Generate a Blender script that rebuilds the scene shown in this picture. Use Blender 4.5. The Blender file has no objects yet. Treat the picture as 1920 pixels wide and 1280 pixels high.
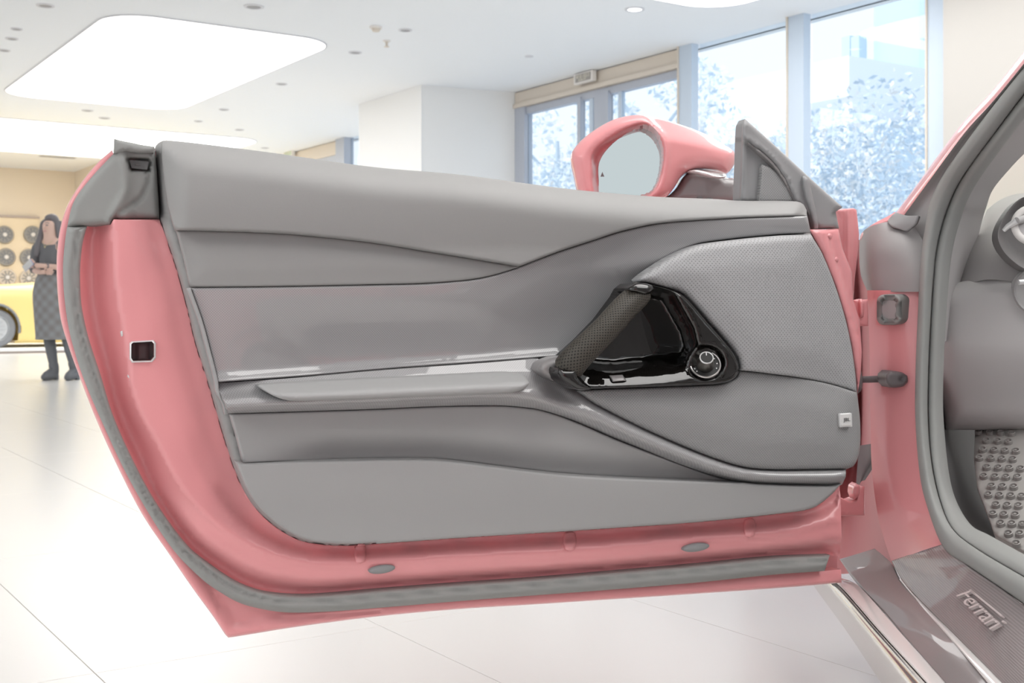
import bpy, bmesh, math, random
import numpy as np
from mathutils import Vector, Matrix, geometry

random.seed(7)
rng = np.random.default_rng(7)
SC = bpy.context.scene
COL = SC.collection

# ------------------------------------------------------------------ camera, world, light, exposure
F, CX, CY, EYE = 2250.0, 960.0, 580.0, 0.68        # focal length and principal point for a 1920 px wide frame
cam_d = bpy.data.cameras.new('camera')
cam_d.sensor_width = 36.0
cam_d.lens = F / 1920 * 36
cam_d.shift_y = -(640 - CY) / 1920
cam_d.clip_end = 300
cam_d.dof.use_dof = True
cam_d.dof.focus_distance = 1.72
cam_d.dof.aperture_fstop = 13
cam = bpy.data.objects.new('camera', cam_d)
cam.location = (0, 0, EYE)
cam.rotation_euler = (math.pi / 2, 0, 0)
COL.objects.link(cam)
SC.camera = cam

world = bpy.data.worlds.new('world')
SC.world = world
world.use_nodes = True
wb = world.node_tree.nodes['Background']
wb.inputs[0].default_value = (0.93, 0.965, 1.0, 1)
wb.inputs[1].default_value = 1.45

SC.view_settings.view_transform = 'Standard'
SC.view_settings.look = 'None'
SC.view_settings.gamma = 1
SC.view_settings.exposure = -0.28
SC.view_settings.use_curve_mapping = False
PANEL_GLOW = 4.6
sun_d = bpy.data.lights.new('sun', 'SUN')          # daylight falls on the street side, over the showroom's roof
sun_d.energy = 1.9; sun_d.angle = math.radians(2); sun_d.color = (1, 0.98, 0.95)
sun = bpy.data.objects.new('sun', sun_d); COL.objects.link(sun)
sun.rotation_mode = 'QUATERNION'
sun.rotation_quaternion = Vector((0, 0, -1)).rotation_difference(Vector((0.76, 0.30, -0.62)))

# ------------------------------------------------------------------ materials
def lin(r, g, b):
    f = lambda c: (c / 255 / 12.92) if c / 255 <= 0.04045 else ((c / 255 + 0.055) / 1.055) ** 2.4
    return (f(r), f(g), f(b), 1)

def mat(name, col, rough=0.5, spec=0.5, metal=0.0, coat=0.0, coat_rough=0.03, emit=None):
    m = bpy.data.materials.new(name)
    m.use_nodes = True
    b = m.node_tree.nodes['Principled BSDF']
    c = col if len(col) == 4 else (*col, 1)
    b.inputs['Base Color'].default_value = c
    b.inputs['Roughness'].default_value = rough
    b.inputs['Specular IOR Level'].default_value = spec
    b.inputs['Metallic'].default_value = metal
    b.inputs['Coat Weight'].default_value = coat
    b.inputs['Coat Roughness'].default_value = coat_rough
    if emit:
        b.inputs['Emission Color'].default_value = emit[0]
        b.inputs['Emission Strength'].default_value = emit[1]
    return m

def nodes(m):
    return m.node_tree.nodes, m.node_tree.links, m.node_tree.nodes['Principled BSDF']

def math_node(N, L, op, a, b=None):
    n = N.new('ShaderNodeMath'); n.operation = op
    for i, v in enumerate((a, b)):
        if v is None: continue
        if isinstance(v, (int, float)): n.inputs[i].default_value = v
        else: L.new(v, n.inputs[i])
    return n.outputs[0]

def uv_scaled(N, L, sx, sy, rot=0.0):
    t = N.new('ShaderNodeUVMap'); mp = N.new('ShaderNodeMapping')
    mp.inputs['Scale'].default_value = (sx, sy, 1)
    mp.inputs['Rotation'].default_value = (0, 0, rot)
    L.new(t.outputs[0], mp.inputs[0])
    s = N.new('ShaderNodeSeparateXYZ'); L.new(mp.outputs[0], s.inputs[0])
    return s.outputs[0], s.outputs[1]

def grain(m, scale=900, strength=0.12, dist=0.0006):
    N, L, b = nodes(m)
    tc = N.new('ShaderNodeTexCoord'); no = N.new('ShaderNodeTexNoise')
    no.inputs['Scale'].default_value = scale; no.inputs['Detail'].default_value = 2
    L.new(tc.outputs['Object'], no.inputs['Vector'])
    bp = N.new('ShaderNodeBump'); bp.inputs['Strength'].default_value = strength; bp.inputs['Distance'].default_value = dist
    L.new(no.outputs['Fac'], bp.inputs['Height']); L.new(bp.outputs[0], b.inputs['Normal'])
    return m

def weave(m, c1, c2, period=0.0034):
    """woven carbon: a small two tone check that follows the part's own coordinates"""
    N, L, b = nodes(m)
    u, v = uv_scaled(N, L, 1 / period, 1 / period)
    su = math_node(N, L, 'SINE', math_node(N, L, 'MULTIPLY', u, 6.2832))
    sv = math_node(N, L, 'SINE', math_node(N, L, 'MULTIPLY', v, 6.2832))
    p = math_node(N, L, 'MULTIPLY', su, sv)
    f = math_node(N, L, 'ADD', math_node(N, L, 'MULTIPLY', p, 0.5), 0.5)
    mx = N.new('ShaderNodeMix'); mx.data_type = 'RGBA'
    mx.inputs[6].default_value = c1; mx.inputs[7].default_value = c2
    L.new(f, mx.inputs[0]); L.new(mx.outputs[2], b.inputs['Base Color'])
    return m

def perforate(m, c_leather, c_hole, period, radius=0.27, rot=math.pi / 4, strength=0.5):
    N, L, b = nodes(m)
    u, v = uv_scaled(N, L, 1 / period, 1 / period, rot)
    du = math_node(N, L, 'SUBTRACT', math_node(N, L, 'FRACT', u), 0.5)
    dv = math_node(N, L, 'SUBTRACT', math_node(N, L, 'FRACT', v), 0.5)
    d = math_node(N, L, 'SQRT', math_node(N, L, 'ADD', math_node(N, L, 'MULTIPLY', du, du), math_node(N, L, 'MULTIPLY', dv, dv)))
    mr = N.new('ShaderNodeMapRange')
    mr.inputs[1].default_value = radius - 0.09; mr.inputs[2].default_value = radius + 0.09
    L.new(d, mr.inputs[0])
    mx = N.new('ShaderNodeMix'); mx.data_type = 'RGBA'
    mx.inputs[6].default_value = c_hole; mx.inputs[7].default_value = c_leather
    L.new(mr.outputs[0], mx.inputs[0]); L.new(mx.outputs[2], b.inputs['Base Color'])
    bp = N.new('ShaderNodeBump'); bp.inputs['Strength'].default_value = strength; bp.inputs['Distance'].default_value = 0.0008
    L.new(mr.outputs[0], bp.inputs['Height']); L.new(bp.outputs[0], b.inputs['Normal'])
    return m

M = {}
M['red'] = mat('red_paint', (0.87, 0.355, 0.37), 0.35, 0.4, coat=0.55, coat_rough=0.04)
M['leather'] = grain(mat('grey_leather', (0.345, 0.342, 0.338), 0.55, 0.35))
M['leather2'] = grain(mat('grey_leather_smooth', (0.395, 0.395, 0.395), 0.5, 0.4))
M['rubber'] = mat('grey_rubber', (0.32, 0.325, 0.315), 0.6, 0.3)
M['carbon'] = weave(mat('clear_coated_weave', (0.3, 0.3, 0.3), 0.4, 0.3, coat=0.85, coat_rough=0.02), (0.45, 0.445, 0.45, 1), (0.30, 0.295, 0.30, 1))
M['black_carbon'] = weave(mat('black_clear_coated_weave', (0.01, 0.01, 0.01), 0.4, 0.3, coat=1.0, coat_rough=0.015), (0.012, 0.010, 0.009, 1), (0.0018, 0.0017, 0.0016, 1))
M['perf'] = perforate(mat('perforated_leather', (0.3, 0.3, 0.3), 0.5, 0.4), (0.41, 0.41, 0.418, 1), (0.28, 0.28, 0.28, 1), 0.0040, 0.22)
M['grip'] = perforate(mat('black_perforated_leather', (0.02, 0.02, 0.02), 0.45, 0.35), (0.070, 0.063, 0.052, 1), (0.004, 0.004, 0.004, 1), 0.0036, 0.25)
M['mesh'] = perforate(mat('speaker_cloth', (0.27, 0.27, 0.27), 0.6, 0.3), (0.35, 0.35, 0.35, 1), (0.265, 0.265, 0.27, 1), 0.0030, 0.3)
M['gloss_dark'] = mat('grey_gloss_trim', (0.28, 0.265, 0.265), 0.3, 0.5, coat=0.5)
M['plastic'] = mat('grey_plastic', (0.31, 0.31, 0.315), 0.45, 0.4)
M['cabin'] = grain(mat('cabin_plastic', (0.49, 0.475, 0.475), 0.6, 0.3), 500)
M['cabin_dark'] = mat('cabin_dark', (0.47, 0.46, 0.46), 0.7, 0.2)
M['chrome'] = mat('polished_metal', (0.85, 0.85, 0.84), 0.12, 0.5, metal=1.0)
M['script'] = mat('script_metal', (0.72, 0.64, 0.63), 0.25, 0.6, metal=0.25)
M['silver'] = mat('satin_metal', (0.62, 0.6, 0.59), 0.32, 0.5, metal=1.0)
M['white_gloss'] = mat('pale_gloss_paint', (0.78, 0.765, 0.75), 0.2, 0.5, metal=0.1, coat=0.8)
M['rocker_metal'] = mat('bright_rocker_metal', (0.66, 0.65, 0.64), 0.14, 0.5, metal=0.85)
M['mirror'] = mat('mirror_glass', (0.50, 0.545, 0.54), 0.02, 0.5, metal=1.0)
M['badge'] = mat('badge_white', (0.74, 0.73, 0.72), 0.4)
M['badge_edge'] = mat('badge_silver', (0.85, 0.85, 0.85), 0.3, metal=0.4)
M['ink'] = mat('badge_ink', (0.16, 0.16, 0.16), 0.5)
M['black'] = mat('black_plastic', (0.012, 0.012, 0.012), 0.35, 0.5)
M['knob'] = mat('dark_knob_metal', (0.22, 0.21, 0.195), 0.3, 0.5, metal=0.9)
M['dotwhite'] = mat('white_print', (0.8, 0.8, 0.8), 0.5)
M['seat'] = grain(mat('seat_leather', (0.25, 0.24, 0.24), 0.55, 0.35))
M['cover'] = grain(mat('cover_plastic', (0.37, 0.355, 0.355), 0.6, 0.3), 500)
M['sill_weave'] = weave(mat('sill_woven_lacquer', (0.26, 0.23, 0.23), 0.4, 0.3, coat=0.5, coat_rough=0.03), (0.285, 0.25, 0.25, 1), (0.20, 0.175, 0.175, 1))
M['carpet'] = mat('dark_carpet', (0.13, 0.128, 0.128), 0.9, 0.1)
M['red_shaded'] = mat('red_paint_shaded', (0.56, 0.25, 0.26), 0.5, 0.3)  # body red darkened: shade of the hinge cavity put into the colour
M['strap'] = mat('dark_steel', (0.19, 0.17, 0.175), 0.5, 0.4)
M['footplate'] = mat('brushed_plate', (0.40, 0.385, 0.37), 0.4, 0.5, metal=0.2)
M['stud'] = mat('dark_stud', (0.31, 0.295, 0.285), 0.4, 0.5, metal=0.2)

sill_m = mat('ribbed_sill', (0.28, 0.25, 0.25), 0.4, 0.4, coat=0.4)
N_, L_, b_ = nodes(sill_m)
u_, v_ = uv_scaled(N_, L_, 1 / 0.0042, 1)
w_ = math_node(N_, L_, 'ADD', math_node(N_, L_, 'MULTIPLY', math_node(N_, L_, 'SINE', math_node(N_, L_, 'MULTIPLY', u_, 6.2832)), 0.5), 0.5)
mx_ = N_.new('ShaderNodeMix'); mx_.data_type = 'RGBA'
mx_.inputs[6].default_value = (0.30, 0.265, 0.265, 1); mx_.inputs[7].default_value = (0.235, 0.205, 0.205, 1)
L_.new(w_, mx_.inputs[0]); L_.new(mx_.outputs[2], b_.inputs['Base Color'])
bp_ = N_.new('ShaderNodeBump'); bp_.inputs['Strength'].default_value = 0.4; bp_.inputs['Distance'].default_value = 0.001
L_.new(w_, bp_.inputs['Height']); L_.new(bp_.outputs[0], b_.inputs['Normal'])
M['sill'] = sill_m

M['ceiling'] = mat('ceiling_paint', (0.945, 0.96, 0.98), 0.7, 0.2)
M['wall_white'] = mat('wall_white', (0.93, 0.925, 0.915), 0.6, 0.2)
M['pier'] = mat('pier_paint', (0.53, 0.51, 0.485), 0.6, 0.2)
M['wall_warm'] = mat('wall_warm', (0.86, 0.755, 0.62), 0.6, 0.2)
M['panel_warm'] = mat('panel_warm', (0.88, 0.75, 0.56), 0.6, 0.2)
M['tile'] = mat('floor_tile', (0.72, 0.71, 0.69), 0.25, 0.25)
M['joint'] = mat('floor_joint', (0.70, 0.68, 0.66), 0.7, 0.2)
M['alu'] = mat('grey_blue_frame', (0.50, 0.53, 0.60), 0.45, 0.4)
M['alu_light'] = mat('pale_blue_frame', (0.60, 0.69, 0.80), 0.45, 0.4)
M['header'] = mat('warm_header', (0.74, 0.66, 0.57), 0.5, 0.3)
M['lamp'] = mat('light_diffuser', (0.95, 0.95, 0.95), 0.6, 0.2, emit=((1, 0.985, 0.965, 1), PANEL_GLOW))
M['lamp_small'] = mat('lit_downlight', (0.95, 0.95, 0.95), 0.6, 0.2, emit=((1, 1, 1, 1), 3.0))
M['downlight'] = mat('downlight_inside', (0.36, 0.35, 0.36), 0.5)
M['downlight_rim'] = mat('downlight_rim', (0.74, 0.74, 0.76), 0.5)
M['sign_frame'] = mat('sign_frame', (0.88, 0.84, 0.8), 0.5)
M['sign_face'] = mat('sign_face', (0.40, 0.37, 0.34), 0.5)
M['sign_ink'] = mat('sign_ink', (0.92, 0.88, 0.76), 0.5)
M['sign_green'] = mat('sign_green', (0.68, 0.80, 0.62), 0.5)
M['yellow'] = mat('yellow_paint', (0.95, 0.74, 0.30), 0.3, 0.4, coat=0.4)
M['tyre'] = mat('tyre_rubber', (0.27, 0.28, 0.30), 0.7, 0.2)
M['rim'] = mat('wheel_rim', (0.62, 0.64, 0.66), 0.35, 0.5, metal=0.5)
M['wheel_dark'] = mat('wall_wheel_dark', (0.34, 0.33, 0.32), 0.5)
M['hub'] = mat('wall_wheel_hub', (0.78, 0.75, 0.73), 0.5)
M['brown_edge'] = mat('brown_edge', (0.48, 0.40, 0.36), 0.6)
M['skin'] = mat('skin', (0.86, 0.60, 0.50), 0.55, 0.3)
M['lip'] = mat('lip', (0.74, 0.38, 0.36), 0.5)
M['hair'] = mat('dark_hair', (0.215, 0.20, 0.21), 0.5, 0.4)
M['sweater'] = mat('dark_knit', (0.205, 0.205, 0.215), 0.8, 0.2)
M['tights'] = mat('dark_tights', (0.20, 0.205, 0.22), 0.7, 0.2)
M['phone'] = mat('pale_blue_case', (0.58, 0.58, 0.82), 0.4)
M['gold'] = mat('gold', (0.7, 0.6, 0.35), 0.3, metal=0.6)
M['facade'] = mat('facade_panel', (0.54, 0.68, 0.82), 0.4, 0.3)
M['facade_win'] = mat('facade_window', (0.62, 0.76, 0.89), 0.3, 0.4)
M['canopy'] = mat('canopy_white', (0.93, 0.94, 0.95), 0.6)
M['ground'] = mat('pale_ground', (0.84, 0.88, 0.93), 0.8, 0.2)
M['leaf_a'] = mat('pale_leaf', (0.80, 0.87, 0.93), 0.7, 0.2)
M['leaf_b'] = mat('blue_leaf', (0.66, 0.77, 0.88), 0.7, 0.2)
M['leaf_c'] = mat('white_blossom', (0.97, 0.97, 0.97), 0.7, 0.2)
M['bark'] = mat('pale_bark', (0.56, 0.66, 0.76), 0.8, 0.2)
M['pole'] = mat('white_post', (0.95, 0.95, 0.95), 0.6)

plaid = mat('plaid_wool', (0.4, 0.4, 0.4), 0.8, 0.2)
N_, L_, b_ = nodes(plaid)
u_, v_ = uv_scaled(N_, L_, 12, 12, math.pi / 4)
s1 = math_node(N_, L_, 'SINE', math_node(N_, L_, 'MULTIPLY', u_, 6.2832))
s2 = math_node(N_, L_, 'SINE', math_node(N_, L_, 'MULTIPLY', v_, 6.2832))
f_ = math_node(N_, L_, 'ADD', math_node(N_, L_, 'MULTIPLY', math_node(N_, L_, 'ADD', s1, s2), 0.25), 0.5)
mx_ = N_.new('ShaderNodeMix'); mx_.data_type = 'RGBA'
mx_.inputs[6].default_value = (0.27, 0.255, 0.245, 1); mx_.inputs[7].default_value = (0.35, 0.36, 0.375, 1)
L_.new(f_, mx_.inputs[0]); L_.new(mx_.outputs[2], b_.inputs['Base Color'])
M['plaid'] = plaid

def glass_mat(name, tint, refl):
    m = bpy.data.materials.new(name); m.use_nodes = True
    N, L = m.node_tree.nodes, m.node_tree.links
    N.remove(N['Principled BSDF'])
    tr = N.new('ShaderNodeBsdfTransparent'); tr.inputs[0].default_value = (*tint, 1)
    gl = N.new('ShaderNodeBsdfGlossy'); gl.inputs['Roughness'].default_value = 0.02
    fr = N.new('ShaderNodeLayerWeight'); fr.inputs['Blend'].default_value = 0.5
    k = math_node(N, L, 'MULTIPLY', math_node(N, L, 'ADD', math_node(N, L, 'POWER', fr.outputs['Facing'], 5.0), 0.04), refl)
    mx = N.new('ShaderNodeMixShader')
    L.new(k, mx.inputs[0]); L.new(tr.outputs[0], mx.inputs[1]); L.new(gl.outputs[0], mx.inputs[2])
    L.new(mx.outputs[0], N['Material Output'].inputs[0])
    return m
M['glass'] = glass_mat('window_glass', (0.95, 0.98, 1.0), 1.0)
M['windscreen'] = glass_mat('tinted_windscreen', (0.93, 0.97, 0.91), 0.6)

M['black_carbon'].node_tree.nodes['Principled BSDF'].inputs['Specular IOR Level'].default_value = 0.0
M['black_carbon'].node_tree.nodes['Principled BSDF'].inputs['Coat IOR'].default_value = 1.75
M['carbon'].node_tree.nodes['Principled BSDF'].inputs['Coat IOR'].default_value = 1.75

# ------------------------------------------------------------------ object helpers
def link(name, me, m=None, parent=None):
    o = bpy.data.objects.new(name, me)
    COL.objects.link(o)
    if m is not None and me is not None: me.materials.append(m)
    if parent is not None:
        o.parent = parent
        if parent.type == 'EMPTY' and parent.name not in LOCAL:      # parts are modelled in room coordinates
            o.matrix_parent_inverse = Matrix.Translation(-Vector(parent.location))
    return o

LOCAL = set()
def tag(o, label, cat, group=None):
    o['label'] = label; o['category'] = cat
    if group: o['group'] = group
    return o

def struct(o):
    o['kind'] = 'structure'; return o

def empty(name, loc=(0, 0, 0), rz=0):
    o = bpy.data.objects.new(name, None); COL.objects.link(o)
    o.location = loc; o.rotation_euler = (0, 0, rz); o.empty_display_size = 0.1
    return o

def mesh_from(verts, faces, smooth=False, uvs=None):
    me = bpy.data.meshes.new('mesh')
    me.from_pydata([tuple(v) for v in verts], [], faces)
    if smooth:
        me.polygons.foreach_set('use_smooth', [True] * len(me.polygons))
    if uvs is not None:
        ul = me.uv_layers.new(name='UVMap')
        idx = np.empty(len(me.loops), dtype=np.int32); me.loops.foreach_get('vertex_index', idx)
        ul.data.foreach_set('uv', np.asarray(uvs, dtype=np.float32)[idx].ravel())
    me.update()
    return me

def bm_mesh(bm, smooth=False):
    me = bpy.data.meshes.new('mesh'); bm.normal_update(); bm.to_mesh(me); bm.free()
    if smooth: me.polygons.foreach_set('use_smooth', [True] * len(me.polygons))
    return me

def box_mesh(sx, sy, sz, bevel=0.0, seg=2, off=(0, 0, 0)):
    bm = bmesh.new(); bmesh.ops.create_cube(bm, size=1)
    for v in bm.verts: v.co = Vector((v.co.x * sx + off[0], v.co.y * sy + off[1], v.co.z * sz + off[2]))
    if bevel: bmesh.ops.bevel(bm, geom=bm.edges[:], offset=bevel, segments=seg, profile=0.5, affect='EDGES')
    return bm_mesh(bm)

def lathe_mesh(profile, n=32, caps=True):
    """profile of (radius, height) about z"""
    vs, fs = [], []
    for r, h in profile:
        for k in range(n):
            a = 2 * math.pi * k / n
            vs.append((r * math.cos(a), r * math.sin(a), h))
    for i in range(len(profile) - 1):
        for k in range(n):
            a, b = i * n + k, i * n + (k + 1) % n
            fs.append((a, b, b + n, a + n))
    if caps and profile[0][0] > 1e-6: fs.append(tuple(range(n - 1, -1, -1)))
    if caps and profile[-1][0] > 1e-6: fs.append(tuple(range((len(profile) - 1) * n, len(profile) * n)))
    me = mesh_from(vs, fs)
    bm = bmesh.new(); bm.from_mesh(me); bmesh.ops.remove_doubles(bm, verts=bm.verts, dist=1e-6)
    bmesh.ops.recalc_face_normals(bm, faces=bm.faces); bm.to_mesh(me); bm.free()
    return me

def shade_auto(me, deg=35):
    bm = bmesh.new(); bm.from_mesh(me)
    for f in bm.faces: f.smooth = True
    for e in bm.edges:
        if len(e.link_faces) == 2 and e.calc_face_angle(0) > math.radians(deg): e.smooth = False
    bm.to_mesh(me); bm.free(); return me

def aim(o, origin, axis):
    o.location = origin
    o.rotation_mode = 'QUATERNION'
    o.rotation_quaternion = Vector((0, 0, 1)).rotation_difference(Vector(axis).normalized())
    return o

# ------------------------------------------------------------------ photo geometry: rays, planes
CAM = np.array([0.0, 0.0, EYE])
def rays(P):
    P = np.atleast_2d(np.asarray(P, float))
    return np.stack([(P[:, 0] - CX) / F, np.ones(len(P)), (CY - P[:, 1]) / F], 1)

def at(px, py, d):
    return CAM + rays([(px, py)])[0] * d

class Plane:
    """a real plane in the room; map() gives points standing n metres proud of it"""
    def __init__(s, p0, normal, uaxis=None):
        s.p0 = np.asarray(p0, float); nn = np.asarray(normal, float); s.n = nn / np.linalg.norm(nn)
        u = np.asarray(uaxis if uaxis is not None else (1, 0, 0), float); u = u - s.n * (u @ s.n)
        s.u = u / np.linalg.norm(u); s.v = np.cross(s.n, s.u)
    @staticmethod
    def three(a, b, c):
        a, b, c = map(np.asarray, (a, b, c)); n = np.cross(b - a, c - a); n = n / np.linalg.norm(n)
        if n @ (CAM - a) < 0: n = -n
        return Plane(a, n, b - a)
    def map(s, P, n=0.0):
        r = rays(P); n = np.broadcast_to(np.asarray(n, float), (len(r),))
        t = ((s.p0 - CAM) @ s.n + n) / (r @ s.n)
        return CAM + r * t[:, None]
    def uv(s, W):
        q = W - s.p0
        return np.stack([q @ s.u, q @ s.v], 1)

ANG = math.atan2(0.306, 0.884)
D_U = np.array([math.cos(ANG), math.sin(ANG), 0.0])          # along the open door, towards its hinge
D_N = np.array([math.sin(ANG), -math.cos(ANG), 0.0])         # its inner face
DOOR = Plane(at(430, 1195, 1.573), D_N, D_U)
DOOR.v = np.array([0, 0, 1.0])

# ------------------------------------------------------------------ 2D helpers
def crom(P, closed=False, step=6.0):
    """smooth curve through points, resampled"""
    P = np.asarray(P, float); n = len(P); out = []
    rng_ = range(n if closed else n - 1)
    for i in rng_:
        if closed: p0, p1, p2, p3 = P[(i - 1) % n], P[i], P[(i + 1) % n], P[(i + 2) % n]
        else: p0, p1, p2, p3 = P[max(i - 1, 0)], P[i], P[i + 1], P[min(i + 2, n - 1)]
        k = max(1, int(np.linalg.norm((p2 - p1)[:2]) / step))
        # centripetal-like tangents
        l0, l1, l2 = (np.linalg.norm(p1 - p0) + 1e-6), (np.linalg.norm(p2 - p1) + 1e-6), (np.linalg.norm(p3 - p2) + 1e-6)
        t1 = (p2 - p0) / (l0 + l1) * l1 if l0 > 1e-5 else (p2 - p1)
        t2 = (p3 - p1) / (l1 + l2) * l1 if l2 > 1e-5 else (p2 - p1)
        for j in range(k):
            s = j / k; s2, s3 = s * s, s * s * s
            out.append((2 * s3 - 3 * s2 + 1) * p1 + (s3 - 2 * s2 + s) * t1 + (-2 * s3 + 3 * s2) * p2 + (s3 - s2) * t2)
    if not closed: out.append(P[-1])
    return np.array(out)

def join(*curves):
    out = []
    for c in curves:
        for p in c:
            if not out or np.linalg.norm(np.asarray(p) - out[-1]) > 1.2: out.append(np.asarray(p, float))
    if np.linalg.norm(out[0] - out[-1]) < 1.2: out.pop()
    return np.array(out)

def lnres(P, step=8.0):
    P = np.asarray(P, float); out = []
    for a, b in zip(P[:-1], P[1:]):
        k = max(1, int(np.linalg.norm(b - a) / step))
        for j in range(k): out.append(a + (b - a) * j / k)
    out.append(P[-1]); return np.array(out)

def dist_poly(P, C, closed=False):
    P = np.asarray(P, float); C = np.asarray(C, float)
    A = C; B = np.roll(C, -1, 0)
    if not closed: A, B = C[:-1], C[1:]
    best = np.full(len(P), 1e9)
    for i in range(0, len(A), 64):
        a, b = A[i:i + 64], B[i:i + 64]; ab = b - a; l2 = (ab ** 2).sum(1) + 1e-12
        t = np.clip(((P[:, None, :] - a[None]) * ab[None]).sum(2) / l2[None], 0, 1)
        q = a[None] + t[..., None] * ab[None]
        best = np.minimum(best, np.sqrt(((P[:, None, :] - q) ** 2).sum(2)).min(1))
    return best

def inside(P, C):
    P = np.asarray(P, float); C = np.asarray(C, float)
    x, y = P[:, 0], P[:, 1]; r = np.zeros(len(P), bool); j = len(C) - 1
    for i in range(len(C)):
        xi, yi, xj, yj = C[i, 0], C[i, 1], C[j, 0], C[j, 1]
        c = ((yi > y) != (yj > y)) & (x < (xj - xi) * (y - yi) / (yj - yi + 1e-12) + xi)
        r ^= c; j = i
    return r

def sm(x): x = np.clip(x, 0, 1); return x * x * (3 - 2 * x)
def rnd(d, r): x = np.clip(d / r, 0, 1); return np.sqrt(np.maximum(0, 1 - (1 - x) ** 2))

def patch(name, outline, nfun, m, parent, plane=DOOR, grid=9.0, rings=(1.2, 3, 6), back=0.02, lines=(), holes=()):
    """a surface part with its own outline, relief nfun(points, edge distance) and a rim turned back by `back` metres"""
    C = np.asarray(outline, float)
    pts = [C]; edges = []
    n0 = len(C); faces = [list(range(n0))]
    area = 0.5 * np.sum(C[:, 0] * np.roll(C[:, 1], -1) - np.roll(C[:, 0], -1) * C[:, 1])
    tan = np.roll(C, -1, 0) - np.roll(C, 1, 0); tan /= (np.linalg.norm(tan, axis=1)[:, None] + 1e-9)
    nor = np.stack([-tan[:, 1], tan[:, 0]], 1) * (1 if area > 0 else -1)
    cand = []
    for r in rings:
        q = C + nor * r
        ok = inside(q, C) & (dist_poly(q, C, True) > 0.85 * r); cand.append(q[ok])
    lo, hi = C.min(0), C.max(0)
    gx = np.arange(lo[0] + grid / 2, hi[0], grid); gy = np.arange(lo[1] + grid / 2, hi[1], grid)
    if len(gx) and len(gy):
        G = np.stack(np.meshgrid(gx, gy), -1).reshape(-1, 2)
        G = G + rng.uniform(-0.05, 0.05, G.shape) * grid
        ok = inside(G, C); G = G[ok]
        if len(G):
            G = G[dist_poly(G, C, True) > (max(rings) if rings else 0) + grid * 0.35]
            for Lc in lines:
                if len(G): G = G[dist_poly(G, Lc) > grid * 0.5]
            cand.append(G)
    base = n0
    for Lc in lines:
        q = np.asarray(Lc, float); q = q[inside(q, C)]
        q = q[dist_poly(q, C, True) > 1.5]
        pts.append(q); edges += [(base + i, base + i + 1) for i in range(len(q) - 1)]; base += len(q)
    pts += cand
    V = np.concatenate([p for p in pts if len(p)])
    res = geometry.delaunay_2d_cdt([Vector(p) for p in V], edges, faces, 1, 1e-4)
    V2 = np.array([tuple(p) for p in res[0]]); T = [tuple(f) for f in res[2]]
    for h in holes:
        cen = np.array([V2[list(f)].mean(0) for f in T]); ins = inside(cen, h); T = [f for f, i in zip(T, ins) if not i]
    d = dist_poly(V2, C, True)
    n = np.asarray(nfun(V2, d), float); n = np.broadcast_to(n, (len(V2),))
    W = plane.map(V2, n); UV = plane.uv(W)
    # orient to the camera (image y is down)
    TT = []
    for f in T:
        a, b, c = V2[f[0]], V2[f[1]], V2[f[2]]
        s = (b[0] - a[0]) * (c[1] - a[1]) - (b[1] - a[1]) * (c[0] - a[0])
        if abs(s) < 1e-7: continue
        TT.append(f if s < 0 else f[::-1])
    cnt = {}
    for f in TT:
        for i in range(3):
            e = (f[i], f[(i + 1) % 3]); cnt[e] = cnt.get(e, 0) + 1
    bd = [e for e in cnt if (e[1], e[0]) not in cnt]
    verts = list(map(tuple, W)); uvs = list(map(tuple, UV)); fc = list(TT)
    nt = len(fc)
    if back:
        mp = {}
        def vtop(i):
            if ('t', i) not in mp: mp[('t', i)] = len(verts); verts.append(tuple(W[i])); uvs.append(tuple(UV[i]))
            return mp[('t', i)]
        def vbot(i):
            if ('b', i) not in mp:
                mp[('b', i)] = len(verts); verts.append(tuple(W[i] - plane.n * back)); uvs.append(tuple(UV[i]))
            return mp[('b', i)]
        for a, b in bd: fc.append((vtop(b), vtop(a), vbot(a), vbot(b)))
    me = mesh_from(verts, fc, True, uvs)
    return link(name, me, m, parent)

def grid_interp(ctrl, nu, nv):
    """smooth surface through a grid of world points [col][row]"""
    A = np.asarray(ctrl, float)
    def along(B, n):
        k = len(B); out = []
        for t in np.linspace(0, k - 1, n):
            i = min(int(t), k - 2); s = t - i
            p0, p1, p2, p3 = B[max(i - 1, 0)], B[i], B[i + 1], B[min(i + 2, k - 1)]
            s2, s3 = s * s, s ** 3
            out.append(0.5 * ((2 * p1) + (-p0 + p2) * s + (2 * p0 - 5 * p1 + 4 * p2 - p3) * s2 + (-p0 + 3 * p1 - 3 * p2 + p3) * s3))
        return np.array(out)
    A = along(A, nu); A = np.swapaxes(A, 0, 1); A = along(A, nv)
    return np.swapaxes(A, 0, 1)

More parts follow.
